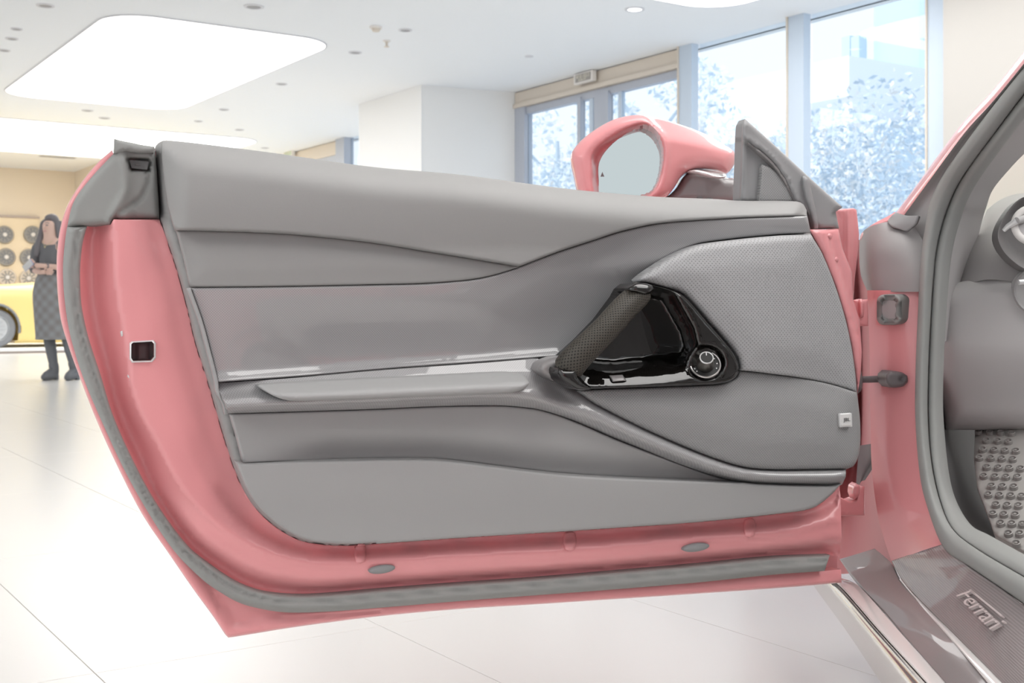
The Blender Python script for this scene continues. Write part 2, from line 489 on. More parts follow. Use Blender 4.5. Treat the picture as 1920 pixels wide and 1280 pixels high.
def loft(name, cols, m, parent, nu=16, nv=32, world=False, thick=0.0, uvscale=1.0):
    """surface through columns of (px, py, depth) points"""
    A = [[np.asarray(p, float) if world else at(*p) for p in c] for c in cols]
    G = grid_interp(A, nu, nv)
    verts = G.reshape(-1, 3); faces = []; uvs = []
    us = np.concatenate([[0], np.cumsum(np.linalg.norm(np.diff(G[:, nv // 2], axis=0), axis=1))])
    vs = np.concatenate([[0], np.cumsum(np.linalg.norm(np.diff(G[nu // 2], axis=0), axis=1))])
    for i in range(nu):
        for j in range(nv): uvs.append((us[i], vs[j]))
    for i in range(nu - 1):
        for j in range(nv - 1):
            a = i * nv + j; faces.append((a, a + 1, a + nv + 1, a + nv))
    n = np.cross(G[1, 0] - G[0, 0], G[0, 1] - G[0, 0]); mid = G[nu // 2, nv // 2]
    n = np.cross(G[nu // 2, nv // 2 - 1] - mid, G[nu // 2 - 1, nv // 2] - mid)
    me = mesh_from(verts, faces, True, uvs)
    bm = bmesh.new(); bm.from_mesh(me); bmesh.ops.recalc_face_normals(bm, faces=bm.faces)
    bm.faces.ensure_lookup_table()
    f = bm.faces[len(bm.faces) // 2]
    if f.normal.dot(Vector(CAM) - f.calc_center_median()) < 0: bmesh.ops.reverse_faces(bm, faces=bm.faces)
    bm.to_mesh(me); bm.free()
    o = link(name, me, m, parent)
    if thick:
        s = o.modifiers.new('thickness', 'SOLIDIFY'); s.thickness = thick; s.offset = -1
    return o

def tube(name, pts, radii, m, parent, n=16, caps=True, uvper=None, squash=None):
    """round bar along world points with changing radius"""
    P = [Vector(p) for p in pts]; k = len(P)
    R = [radii] * k if isinstance(radii, (int, float)) else list(radii)
    verts, faces, uvs = [], [], []; up = None; L = 0
    for i in range(k):
        t = (P[min(i + 1, k - 1)] - P[max(i - 1, 0)]).normalized()
        if up is None:
            up = Vector((0, 0, 1)) if abs(t.z) < 0.9 else Vector((1, 0, 0))
        x = (up - t * up.dot(t)).normalized(); y = t.cross(x); up = x
        if i: L += (P[i] - P[i - 1]).length
        for j in range(n + 1):
            a = 2 * math.pi * j / n
            verts.append(P[i] + (x * math.cos(a) + y * math.sin(a)) * R[i]); uvs.append((a * R[k // 2], L))
    for i in range(k - 1):
        for j in range(n):
            a = i * (n + 1) + j; faces.append((a, a + 1, a + n + 2, a + n + 1))
    if caps:
        for base, rev in ((0, True), ((k - 1) * (n + 1), False)):
            c = len(verts); verts.append(P[0] if rev else P[-1]); uvs.append((0, 0))
            for j in range(n):
                faces.append((c, base + j + 1, base + j) if rev else (c, base + j, base + j + 1))
    me = mesh_from(verts, faces, True, uvs)
    return link(name, shade_auto(me, 60), m, parent)

def text_points(s, size=1.0, extrude=0.0, res=3):
    cu = bpy.data.curves.new('text', 'FONT'); cu.body = s; cu.size = size; cu.extrude = extrude
    cu.resolution_u = res; cu.align_x = 'LEFT'
    o = bpy.data.objects.new('text_tmp', cu); COL.objects.link(o)
    dg = bpy.context.evaluated_depsgraph_get(); dg.update()
    me = bpy.data.meshes.new_from_object(o.evaluated_get(dg))
    bpy.data.objects.remove(o); bpy.data.curves.remove(cu)
    return me

def text_on(name, s, corners, plane, lift, thick, m, parent, keep=None):
    """flat lettering set on a real plane: corners give its box (bottom-left, bottom-right, top-right, top-left)"""
    me = text_points(s, 1.0, 0.5)
    co = np.array([v.co[:] for v in me.vertices])
    lo, hi = co.min(0), co.max(0); q = (co - lo) / np.maximum(hi - lo, 1e-9)
    c = [np.asarray(x, float) for x in corners]
    u, v = q[:, :1], q[:, 1:2]
    P = c[0] * (1 - u) * (1 - v) + c[1] * u * (1 - v) + c[2] * u * v + c[3] * (1 - u) * v
    W = plane.map(P, 0) + plane.n[None] * (lift + thick * q[:, 2:3])
    for vtx, w in zip(me.vertices, W): vtx.co = w
    me.update(); me.materials.clear()
    bm = bmesh.new(); bm.from_mesh(me); bmesh.ops.recalc_face_normals(bm, faces=bm.faces); bm.to_mesh(me); bm.free()
    return link(name, me, m, parent)


# ================================================================== THE ROOM
CEIL = 3.6
T1 = np.array([0.556, -0.831, 0.0]); T2 = np.array([0.831, 0.556, 0.0])      # along the window wall; square to it, outwards
Q0 = np.array([0.06, 16.2, 0.0])                                             # window wall meets the white block
RZ = math.atan2(T1[1], T1[0])
def wall_s(px):
    r = (px - CX) / F
    return (r * Q0[1] - Q0[0]) / (T1[0] - r * T1[1])
def wpt(s, out, z): return Q0 + T1 * s + T2 * out + np.array([0, 0, z])
def wz(px, py):
    s = wall_s(px); y = (Q0 + T1 * s)[1]
    return EYE + (CY - py) / F * y
def ceil_pt(px, py): return at(px, py, F * (CEIL - EYE) / (CY - py))
def floor_pt(px, py): return at(px, py, F * EYE / (py - CY))

def slab(name, pts, z0, z1, m, parent=None):
    n = len(pts); v = [(p[0], p[1], z0) for p in pts] + [(p[0], p[1], z1) for p in pts]
    f = [tuple(range(n - 1, -1, -1)), tuple(range(n, 2 * n))] + [(i, (i + 1) % n, n + (i + 1) % n, n + i) for i in range(n)]
    me = mesh_from(v, f)
    bm = bmesh.new(); bm.from_mesh(me); bmesh.ops.recalc_face_normals(bm, faces=bm.faces); bm.to_mesh(me); bm.free()
    return link(name, me, m, parent)

def wbox(name, s0, s1, o0, o1, z0, z1, m, parent=None):
    return slab(name, [wpt(s0, o0, 0), wpt(s1, o0, 0), wpt(s1, o1, 0), wpt(s0, o1, 0)], z0, z1, m, parent)

# floor: a base slab with single tiles laid on it
room = [wpt(-16, 0.2, 0), wpt(24, 0.2, 0), wpt(24, -34, 0), wpt(-16, -34, 0)]
floor = struct(slab('floor', room, -0.12, -0.0025, M['joint']))
TW, TL = 0.6, 1.2
NA = np.array([0.831, 0.556]); DA = np.array([-0.556, 0.831])
tile_me = box_mesh(TW - 0.0016, TL - 0.0016, 0.006, 0.0006, 1, (0, 0, -0.003)); tile_me.materials.append(M['tile'])
cells = []
for i in range(-60, 40):
    for j in range(-24, 30):
        c = NA * (i + 0.5) * TW + DA * ((j + 0.5) * TL + 1.1)
        cen = np.array([c[0], c[1], 0]); q = cen - Q0
        if q @ T2 > -0.1 or not (-15 < q @ T1 < 23) or q @ T2 < -33: continue
        best = 1e9; vis = False
        for a in (-.5, 0, .5):
            for b in (-.5, 0, .5):
                w = cen[:2] + NA * a * TW + DA * b * TL
                if w[1] > 0.9:
                    px, py = CX + F * w[0] / w[1], CY + F * EYE / w[1]
                    # in the frame and not only under the far, hidden part of the room
                    if -40 < px < 1960 and py < 1320 and (px < 480 or py > 1050): vis = True; best = min(best, w[1])
        cells.append((0 if vis else 1, best if vis else np.hypot(*c), c))
cells.sort(key=lambda t: (t[0], t[1]))
for vis, dd, c in cells[:230]:
    t = bpy.data.objects.new('floor_tile', tile_me); COL.objects.link(t)
    t.location = (c[0], c[1], 0); t.rotation_euler = (0, 0, math.atan2(NA[1], NA[0])); t.parent = floor
rest = cells[230:]
vs, fs = [], []
for vis, dd, c in rest:
    k = len(vs)
    for a, b in ((-1, -1), (1, -1), (1, 1), (-1, 1)):
        w = c + NA * a * (TW / 2 - 0.0008) + DA * b * (TL / 2 - 0.0008); vs.append((w[0], w[1], 0.0))
    fs.append((k, k + 1, k + 2, k + 3))
far = link('distant_floor_tiles', mesh_from(vs, fs), M['tile'], floor); far['kind'] = 'stuff'

# ceiling with recessed openings for the light panels
ceil_room = [wpt(-16, 0.2, 0), wpt(24, 0.2, 0), wpt(24, -18, 0), wpt(-16, -18, 0)]
ceiling = struct(slab('ceiling', ceil_room, CEIL, CEIL + 0.15, M['ceiling']))

def rounded_rect(c, hw, hl, r, n=8):
    out = []
    for sx, sy, a0 in ((1, 1, 0), (-1, 1, 90), (-1, -1, 180), (1, -1, 270)):
        for k in range(n + 1):
            a = math.radians(a0 + 90 * k / n)
            out.append(c + T2 * (sx * (hw - r) + r * math.cos(a)) + (-T1) * (sy * (hl - r) + r * math.sin(a)))
    return out
def light_panel(c, hw, hl, label, r=0.45):
    e = tag(empty('ceiling_light_panel', (c[0], c[1], CEIL)), label, 'ceiling light', None)
    slab('diffuser', rounded_rect(c, hw, hl, r), CEIL - 0.012, CEIL - 0.002, M['lamp'], e)
    o = rounded_rect(c, hw + 0.02, hl + 0.02, r + 0.02); i = rounded_rect(c, hw, hl, r)
    n = len(o); v = [(p[0], p[1], CEIL - 0.014) for p in o] + [(p[0], p[1], CEIL - 0.014) for p in i] + [(p[0], p[1], CEIL) for p in o]
    f = [(a, (a + 1) % n, n + (a + 1) % n, n + a) for a in range(n)] + [(a, (a + 1) % n, 2 * n + (a + 1) % n, 2 * n + a) for a in range(n)]
    link('trim_ring', mesh_from(v, f), M['downlight_rim'], e)
    return e
cs = [ceil_pt(*p) for p in ((10, 180), (345, 216), (640, 68), (176, 0))]
c1 = sum(cs) / 4
def ext(pts, ax): 
    q = [(p @ ax) for p in pts]; return (max(q) - min(q)) / 2
light_panel(c1, 1.22, 2.72, 'large glowing rounded ceiling light panel at upper left above the open car door')
cs2 = ceil_pt(500, 262)
c2 = cs2 - T2 * 3.05 + T1 * (-2.0)
light_panel(c2, 3.0, 2.0, 'far wide glowing ceiling light panel whose edge meets the door top corner')
c3p = ceil_pt(1345, 11)
light_panel(c3p + T1 * 2.6 - T2 * 1.1, 1.22, 2.72, 'glowing ceiling panel peeking in at the top edge near the windows')
light_panel(np.array([2.1, 1.1, 0.0]), 1.22, 2.72, 'added unseen glowing ceiling panel over the red car and its open door')  # added out of view, placed so handle shelf and armrest ledge shine
light_panel(np.array([-4.4, -1.5, 0.0]), 1.22, 2.72, 'added unseen glowing ceiling panel behind and left of the photographer')  # added out of view for more light from above

# small ceiling fittings
dl_me_r = lathe_mesh([(0.085, 0), (0.085, -0.008), (0.062, -0.010), (0.060, -0.001)], 24, False)
dl_me_c = lathe_mesh([(0.0, -0.004), (0.061, -0.004), (0.061, -0.001)], 24)
def downlight(px, py, label, k=1.0, lit=False):
    p = ceil_pt(px, py)
    e = tag(empty('ceiling_downlight', (p[0], p[1], CEIL)), label, 'downlight', 'recessed ceiling downlights')
    LOCAL.add(e.name)
    for nm, me, m in (('rim', dl_me_r, M['downlight_rim']), ('lamp', dl_me_c, M['lamp_small'] if lit else M['downlight'])):
        me2 = me.copy(); o = link(nm, me2, m, e); o.scale = (k, k, 1)
for a in ((85, 10, 'dark round downlight in the top left corner above the big light panel', 1.0),
          (476, 12, 'dark round downlight just past the upper edge of the big light panel', 1.15),
          (31, 54, 'small dark downlight left of the big light panel, middle of three', 0.7),
          (8, 94, 'small dark downlight cut by the left edge of the photo', 0.8),
          (22, 72, 'faint pale ceiling fitting left of the big light panel', 0.8),
          (666, 98, 'dark downlight right of the big panel, nearest its right corner', 0.9),
          (528, 157, 'dark downlight beside the right edge of the big panel, midway', 0.9),
          (420, 205, 'dark downlight near the lower right corner of the big light panel', 0.9),
          (449, 243, 'small downlight just above the far wide light panel', 0.9),
          (196, 221, 'dark downlight between the two glowing panels', 1.0),
          (164, 207, 'faint downlight between the two panels, beside a darker one', 1.0),
          (372, 227, 'faint pale downlight above the far light panel', 0.8),
          (760, 56, 'downlight right of the smoke detector on the white ceiling', 0.85),
          (497, 277, 'distant downlight above the leather edge of the door', 0.9)):
    downlight(*a)
downlight(1190, 17, 'glowing round downlight above the exit sign', 1.15, True)
p = ceil_pt(705, 50); det = tag(empty('smoke_detector', (p[0], p[1], CEIL)), 'small beige smoke detector beside downlights on white ceiling', 'smoke detector'); LOCAL.add(det.name)
link('base', lathe_mesh([(0.0, 0), (0.065, 0), (0.065, -0.02), (0, -0.02)], 20), M['sign_frame'], det)
link('sensor', lathe_mesh([(0.05, -0.02), (0.035, -0.05), (0, -0.052)], 20), M['header'], det)
p = ceil_pt(725, 76); spr = tag(empty('ceiling_sprinkler', (p[0], p[1], CEIL)), 'small pendant sprinkler head under the white ceiling', 'sprinkler'); LOCAL.add(spr.name)
link('plate', lathe_mesh([(0.0, 0), (0.045, 0), (0.04, -0.012), (0, -0.012)], 16), M['sign_frame'], spr)
link('nozzle', lathe_mesh([(0.016, -0.012), (0.012, -0.06), (0.03, -0.065), (0.03, -0.07), (0, -0.07)], 16), M['header'], spr)
p = ceil_pt(992, 105); sp2 = tag(empty('ceiling_speaker', (p[0], p[1], CEIL)), 'tiny pale round fitting on the ceiling left of the exit sign', 'ceiling fitting'); LOCAL.add(sp2.name)
link('rim', lathe_mesh([(0.05, 0), (0.05, -0.01), (0, -0.012)], 16), M['downlight_rim'], sp2)
p = ceil_pt(108, 294); vent = tag(empty('ceiling_vent', (p[0], p[1], CEIL), math.atan2(T2[1], T2[0])), 'long narrow grey air vent in the ceiling at far left', 'vent'); LOCAL.add(vent.name)
link('frame', box_mesh(0.68, 0.22, 0.012), M['downlight_rim'], vent)
for k in range(3): 
    o = link('slat', box_mesh(0.64, 0.045, 0.014), M['downlight'], vent); o.location = (0, -0.065 + 0.065 * k, -0.003)

# window wall and its openings
win = struct(wbox('wall_window', -16, 24, 0.16, 0.3, CEIL, CEIL + 0.2, M['wall_white']))
def post(parent, px0, px1, depth=0.16, m='alu', z1=CEIL, name='mullion'):
    return wbox(name, wall_s(px0), wall_s(px1), -depth * 0.5, depth * 0.5, 0.0, z1, M[m], parent)
door1 = struct(wbox('door_1', wall_s(971), wall_s(1288), -0.05, 0.1, 3.43, CEIL - 0.012, M['header']))   # header over the entrance
wbox('header_lower', wall_s(971), wall_s(1288), -0.08, 0.1, wz(1280, 128), 3.432, M['header'], door1)
wbox('top_frame', wall_s(975), wall_s(1286), -0.02, 0.08, wz(1280, 144), wz(1280, 129), M['alu'], door1)
wbox('frame_post', wall_s(971), wall_s(989), -0.05, 0.08, 0, 3.43, M['alu'], door1)
wbox('frame_post', wall_s(1278), wall_s(1287), -0.05, 0.08, 0, 3.43, M['alu'], door1)
wbox('door_stile', wall_s(1117), wall_s(1138), -0.03, 0.06, 0, 3.3, M['alu'], door1)
wbox('door_stile', wall_s(1088), wall_s(1094), -0.05, 0.03, 0, 3.32, M['alu'], door1)
wbox('door_stile', wall_s(1140), wall_s(1146), -0.05, 0.03, 0, 3.32, M['alu'], door1)
wbox('door_stile', wall_s(1160), wall_s(1166), -0.01, 0.05, 0, 3.3, M['alu_light'], door1)
wbox('door_stile', wall_s(1106), wall_s(1113), -0.01, 0.05, 0, 3.3, M['alu_light'], door1)
for a, b in ((989, 1088), (1094, 1117), (1146, 1160), (1166, 1278)):
    wbox('glass_pane', wall_s(a), wall_s(b), 0.01, 0.02, 0, 3.3, M['glass'], door1)
for i, (a, b) in enumerate(((1311, 1490), (1521, 1752), (1784, 1830))):
    w = struct(wbox('window_%d' % (i + 1), wall_s(a), wall_s(b), -0.03, 0.08, 0, 0.08, M['alu']))
    wbox('glass_pane', wall_s(a), wall_s(b), 0.01, 0.022, 0.08, CEIL, M['glass'], w)
for a, b in ((1285, 1311), (1490, 1522), (1752, 1785)):
    m1 = struct(wbox('trim_1', wall_s(a), wall_s(a + (b - a) * 0.93), -0.10, 0.0, 0, CEIL, M['alu_light']))
    wbox('side_cap', wall_s(a) - 0.012, wall_s(a + 1), -0.115, 0.02, 0, CEIL, M['header'], m1)
# distant continuation of the glazing behind the white block
wl = struct(wbox('window_4', wall_s(500), wall_s(642), -0.05, 0.1, 3.36, CEIL - 0.012, M['header']))
wbox('top_frame', wall_s(500), wall_s(640), -0.03, 0.08, 3.2, 3.36, M['alu'], wl)
wbox('mullion', wall_s(641), wall_s(657), -0.12, 0.06, 0, CEIL, M['alu'], wl)
wbox('glass_pane', wall_s(500), wall_s(640), 0.01, 0.02, 0, 3.2, M['glass'], wl)
wbox('glass_pane', wall_s(657), wall_s(700), 0.01, 0.02, 0, CEIL, M['glass'], wl)

# white block between the glazed parts
b0 = np.array([*at(790, 158, 15.6)[:2], 0]); bl = (b0 - Q0) @ T2; bs = (b0 - Q0) @ T1
b1 = np.array([*at(664, 195, 17.06)[:2], 0]); bs1 = (b1 - Q0) @ T1
blk = struct(slab('wall_block', [wpt(bs, bl, 0), wpt(bs1, bl, 0), wpt(bs1, 0.15, 0), wpt(bs, 0.15, 0)], 0, CEIL, M['wall_white']))
bs_end = wall_s(971)
slab('return_face', [wpt(bs - 0.005, bl + 0.01, 0), wpt(bs_end, -0.02, 0), wpt(bs_end, 0.15, 0), wpt(bs - 0.005, 0.15, 0)], 0, CEIL, M['wall_white'], blk)
# pale pier right of the glazing
s_r = wall_s(1812)
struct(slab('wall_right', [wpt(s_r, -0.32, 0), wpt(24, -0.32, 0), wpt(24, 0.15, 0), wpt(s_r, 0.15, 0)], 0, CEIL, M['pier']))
# warm wall at the far left
kc = at(140, 322, 25.5); kc[2] = 0
struct(slab('wall_back', [kc, kc - T2 * 12, kc - T2 * 12 - T1 * 0.2, kc - T1 * 0.2], 0, CEIL, M['wall_warm']))
struct(slab('wall_left', [kc, kc + T1 * 2.4, kc + T1 * 2.4 + T2 * 3.2, kc + T2 * 3.2], 0, CEIL, M['wall_warm']))

# exit signs
def exit_sign(px0, px1, py0, py1, label, lines, face, ink):
    s0, s1 = wall_s(px0), wall_s(px1); pm = (px0 + px1) / 2
    z0, z1 = wz(pm, py1), wz(pm, py0)
    c = wpt((s0 + s1) / 2, -0.12, 0)
    e = tag(empty('exit_sign', (c[0], c[1], z0)), label, 'sign')
    fr = wbox('frame', s0, s1, -0.15, -0.09, z0, z1, M['sign_frame'], e)
    tw = (s1 - s0)
    wbox('face', s0 + tw * 0.1, s1 - tw * 0.1, -0.156, -0.15, z0 + (z1 - z0) * 0.14, z1 - (z1 - z0) * 0.14, M[face], e)
    pl = Plane(wpt(0, -0.157, 0), -T2, T1)
    for txt, a, b, z_0, z_1 in lines:
        me = text_points(txt, 1.0, 0.5); co = np.array([v.co[:] for v in me.vertices]); lo, hi = co.min(0), co.max(0)
        q = (co - lo) / np.maximum(hi - lo, 1e-9)
        for v, k in zip(me.vertices, q):
            v.co = wpt(s0 + tw * (a + (b - a) * k[0]), -0.157 - 0.004 * k[2], z0 + (z1 - z0) * (z_0 + (z_1 - z_0) * k[1]))
        me.materials.clear(); link('lettering', me, M[ink], e)
exit_sign(1094, 1129, 138, 157, 'white framed exit sign with pale characters over the glazed entrance', (('安全出口', 0.14, 0.86, 0.48, 0.82), ('EXIT', 0.3, 0.7, 0.2, 0.42)), 'sign_face', 'sign_ink')
exit_sign(546, 562, 280, 295, 'small greenish exit sign on the distant window header above the door', (('安全出口', 0.14, 0.86, 0.3, 0.75),), 'sign_green', 'sign_ink')

# wheels hung on the warm wall
wp = kc - T1 * -0.02
def wall_hit(px, py, off=0.05):
    pl = Plane(kc + T1 * off, T1, T2); return pl.map([(px, py)])[0]
bp = tag(empty('display_board', tuple(wall_hit(-40, 560))), 'warm beige display board carrying wheels on the far wall', 'board')
pl = Plane(kc + T1 * 0.04, T1, T2)
def board_box(name, x0, x1, y0, y1, off, th, m):
    a = pl.map([(x0, (y0 + y1) / 2)])[0]; b = pl.map([(x1, (y0 + y1) / 2)])[0]
    ym = (a[1] + b[1]) / 2; z0, z1 = EYE + (CY - y1) / F * ym, EYE + (CY - y0) / F * ym
    A, B = a + T1 * off, b + T1 * off
    return slab(name, [A, B, B + T1 * th, A + T1 * th], z0, z1, M[m], bp)
board_box('panel', -200, 72, 405, 640, 0, 0.03, 'panel_warm')
board_box('top_rail', -200, 73, 401, 405, 0, 0.06, 'brown_edge')
disc = lathe_mesh([(0.0, 0), (0.205, 0), (0.21, 0.03), (0.19, 0.08), (0.165, 0.085), (0.15, 0.05), (0.0, 0.05)], 32)
spokes = bmesh.new()
for k in range(10):
    a = math.radians(36 * k)
    r = bmesh.ops.create_cube(spokes, size=1)
    bmesh.ops.transform(spokes, matrix=Matrix.Rotation(a, 4, 'Z') @ Matrix.Translation((0.1, 0, 0.06)) @ Matrix.Diagonal((0.12, 0.025, 0.02, 1)), verts=r['verts'])
spoke_me = bm_mesh(spokes)
hub_me = lathe_mesh([(0.05, 0.05), (0.05, 0.085), (0.04, 0.095), (0, 0.097)], 20)
for px, py, lab, mm in ((8, 440, 'dark display wheel on the wall board, top row by the photo edge', 'wheel_dark'),
                    (61, 440, 'dark display wheel on the wall board beside the woman\'s hair', 'wheel_dark'),
                    (11, 482, 'dark display wheel in the middle row of the wall board', 'wheel_dark'),
                    (54, 483, 'dark display wheel half hidden behind the woman\'s elbow', 'wheel_dark'),
                    (13, 520, 'warm toned display wheel showing just above the yellow car', 'header'),
                    (53, 522, 'warm toned display wheel low behind the woman\'s elbow', 'header')):
    w = wall_hit(px, py, 0.08)
    e = tag(empty('wheel_exhibit', tuple(w)), lab, 'wheel', 'wheels hung on the display board'); LOCAL.add(e.name)
    e.scale = (.88, .88, .88); e.rotation_mode = 'QUATERNION'; e.rotation_quaternion = Vector((0, 0, 1)).rotation_difference(Vector(T1))
    link('rim', shade_auto(disc.copy()), M[mm], e); link('spokes', spoke_me.copy(), M['tyre'] if mm == 'wheel_dark' else M['wheel_dark'], e); link('hub', hub_me.copy(), M['hub'], e)

# ------------------------------------------------------------------ outside, beyond the glass
gx = [wpt(-30, 0.3, 0), wpt(40, 0.3, 0), wpt(40, 60, 0), wpt(-30, 60, 0)]
struct(slab('ground_outside', gx, -0.3, -0.05, M['ground']))
FO = 24.0
fpl = Plane(wpt(0, FO, 0), -T2, T1)
bld = tag(empty('office_building', tuple(wpt(8, FO + 4, 0))), 'pale blue panelled office building seen through the big windows', 'building')
wbox('wall', -14, 45, FO + 0.3, FO + 9, -0.1, 22, M['facade_win'], bld)
pan = box_mesh(3.9, 0.25, 2.9, 0.04, 1); pan.materials.append(M['facade'])
for i in range(-3, 11):
    for j in range(0, 6):
        c = wpt(2.0 + i * 4.0, FO + 0.15, 1.5 + 3.0 * j + 0.5)
        o = bpy.data.objects.new('facade_panel', pan); COL.objects.link(o); o.parent = bld
        o.matrix_parent_inverse = Matrix.Translation(-Vector(bld.location))
        o.location = c; o.rotation_euler = (0, 0, RZ)
for px in (1595, 1612):
    q = fpl.map([(px, 105)])[0]
    o = link('window', box_mesh(0.36, 0.4, 1.3), M['facade_win'], bld); o.location = q - T2 * 0.05; o.rotation_euler = (0, 0, RZ)
cn = tag(empty('entrance_canopy', tuple(fpl.map([(1650, 240)])[0])), 'flat white canopy in front of the pale building', 'canopy')
a = fpl.map([(1545, 232)])[0]; b = fpl.map([(1790, 235)])[0]
sa, sb = (a - Q0) @ T1, (b - Q0) @ T1
wbox('canopy_slab', sa, sb, FO - 5, FO, 7.0, 8.2, M['canopy'], cn)
for s in (sa + 0.4, (sa + sb) / 2, sb - 0.4): wbox('column', s, s + 0.35, FO - 4.8, FO - 4.45, -0.05, 7.0, M['pole'], cn)

def leaves(name, centres, n, size, mats, parent=None):
    """thin folded leaves scattered through soft round clumps: one uncountable mass"""
    k = len(centres); verts = []; faces = []; mi = []
    cs = np.array([c[:3] for c in centres]); rr = np.array([c[3] for c in centres])
    w = rr ** 2 / np.sum(rr ** 2); pick = rng.choice(k, n, p=w)
    d = rng.normal(size=(n, 3)); d /= np.linalg.norm(d, axis=1)[:, None]
    pos = cs[pick] + d * (rr[pick] * rng.uniform(0.25, 1, n) ** 0.5)[:, None] * np.array([1, 1, 0.85])
    ax = rng.normal(size=(n, 3)); ax /= np.linalg.norm(ax, axis=1)[:, None]
    bx = np.cross(ax, rng.normal(size=(n, 3))); bx /= np.linalg.norm(bx, axis=1)[:, None]
    sz = size * rng.uniform(0.6, 1.4, n)
    for i in range(n):
        p, a, b, s = pos[i], ax[i] * sz[i], bx[i] * sz[i] * 0.5, i * 4
        verts += [p - a, p + b, p + a, p - b]; faces.append((s, s + 1, s + 2, s + 3)); mi.append(rng.integers(len(mats)))
    me = mesh_from(verts, faces); o = link(name, me, None, parent)
    for m in mats: me.materials.append(m)
    me.polygons.foreach_set('material_index', np.array(mi, dtype=np.int32))
    return o
def tree(px, out, h, spread, label, mats, n=2600):
    s = wall_s(px); 
    r = (px - CX) / F; O = Q0 + T2 * out
    s = (r * O[1] - O[0]) / (T1[0] - r * T1[1])
    b = wpt(s, out, -0.05)
    e = tag(empty('tree', tuple(b)), label, 'tree')
    e['group'] = 'trees outside the windows'
    top = b + np.array([0, 0, h * 0.8])
    tube('trunk', [b, b + np.array([0.05, 0.05, h * 0.4]), top], [0.16, 0.12, 0.05], M['bark'], e, 8)
    cl = []
    for k in range(11):
        a = rng.uniform(0, 6.283); rad = spread * rng.uniform(0.3, 1)
        z = h * rng.uniform(0.3, 0.98); p0 = b + np.array([0, 0, z * 0.75]); p1 = b + np.array([rad * math.cos(a), rad * math.sin(a), z])
        if k < 7: tube('branch', [p0, (p0 + p1) / 2 + np.array([0, 0, 0.1]), p1], [0.06, 0.04, 0.015], M['bark'], e, 6)
        cl.append((*p1, spread * rng.uniform(0.3, 0.5)))
    lv = leaves('foliage', cl, n, 0.10, mats, e); lv['kind'] = 'stuff'
LM = [M['leaf_a'], M['leaf_c'], M['leaf_b']]
tree(1045, 10, 6.6, 2.4, 'pale leafy tree outside behind the left glass of the entrance', [M['leaf_a'], M['leaf_c'], M['leaf_c'], M['leaf_b']])
tree(1225, 9.5, 6.4, 2.2, 'pale leafy tree outside behind the right glass of the entrance', [M['leaf_a'], M['leaf_c'], M['leaf_b']])
tree(1345, 8.5, 5.6, 1.5, 'white blossoming tree outside the window above the door mirror', [M['leaf_c'], M['leaf_c'], M['leaf_b']])
tree(1780, 12, 6.5, 1.2, 'slim pale tree outside by the rightmost window post', LM, 1200)
hd = []
for k in range(80):
    px = 1000 + k * 10.2; out = rng.uniform(3.0, 5.5); r = (px - CX) / F; O = Q0 + T2 * out
    s = (r * O[1] - O[0]) / (T1[0] - r * T1[1]); p = wpt(s, out, 0.2 + 2.9 * rng.random() ** 0.8); hd.append((*p, rng.uniform(0.5, 0.85)))
hg = leaves('hedge', hd, 24000, 0.05, [M['leaf_b'], M['leaf_a'], M['leaf_b'], M['leaf_c']])
tag(hg, 'mass of pale blue shrubs and twigs outside below the windows', 'hedge'); hg['kind'] = 'stuff'
for px, lab in ((1587, 'white slender post standing in the shrubs outside the middle window'), (1668, 'second slender white post outside, nearer the right window post')):
    r = (px - CX) / F; O = Q0 + T2 * 4.2; s = (r * O[1] - O[0]) / (T1[0] - r * T1[1]); p = wpt(s, 4.2, -0.05)
    e = tag(empty('garden_post', tuple(p)), lab, 'post')
    e['group'] = 'white posts outside'
    tube('shaft', [p, p + np.array([0, 0, 1.9])], 0.045, M['pole'], e, 10)
    tube('cap', [p + np.array([0, 0, 1.9]), p + np.array([0, 0, 1.96])], 0.06, M['pole'], e, 10)

# ================================================================== THE RED CAR: the open door
car_loc = (0.62, 1.9, 0.0)
car = tag(empty('sports_car', car_loc), 'red sports car with its driver door standing wide open', 'car')

E_C = crom([(210, 281), (184, 304), (152, 343), (127, 384), (113, 427), (107, 470), (106, 505), (108, 550), (114, 600), (128, 648), (147, 701), (184, 795), (227, 888), (269, 968), (320, 1043), (362, 1104), (400, 1156), (422, 1189)])
E_B = crom([(422, 1189), (428, 1195), (437, 1194), (456, 1191), (556, 1175), (712, 1155), (869, 1141), (1000, 1133), (1122, 1125), (1305, 1113), (1487, 1100), (1578, 1092)])
O_C = crom([(213, 288), (171, 333), (139, 377), (126, 425), (120, 470), (118, 505), (120, 550), (127, 605), (136, 645), (157, 710), (195, 799), (237, 888), (288, 977), (331, 1038), (378, 1085), (402, 1103), (447, 1129), (494, 1142), (541, 1148), (619, 1146), (712, 1139), (869, 1126), (1000, 1116), (1122, 1107), (1305, 1092), (1451, 1077), (1546, 1070), (1577, 1067)])
S_C = crom([(163, 424), (155, 455), (151, 490), (150, 521), (152, 565), (159, 605), (168, 640), (188, 701), (213, 781), (255, 874), (297, 949), (353, 1024), (400, 1062), (447, 1092), (494, 1109), (556, 1116), (619, 1114), (712, 1106), (869, 1094), (1000, 1085), (1122, 1075), (1305, 1059), (1451, 1045), (1556, 1040)])
T_C = crom([(299, 411), (327, 490), (349, 568), (366, 640), (391, 720), (414, 799), (438, 874), (466, 935), (503, 977), (550, 1008), (588, 1019), (650, 1023), (712, 1019), (869, 1008), (1000, 1000), (1122, 992), (1305, 979), (1451, 964), (1524, 952), (1560, 926), (1573, 911)])
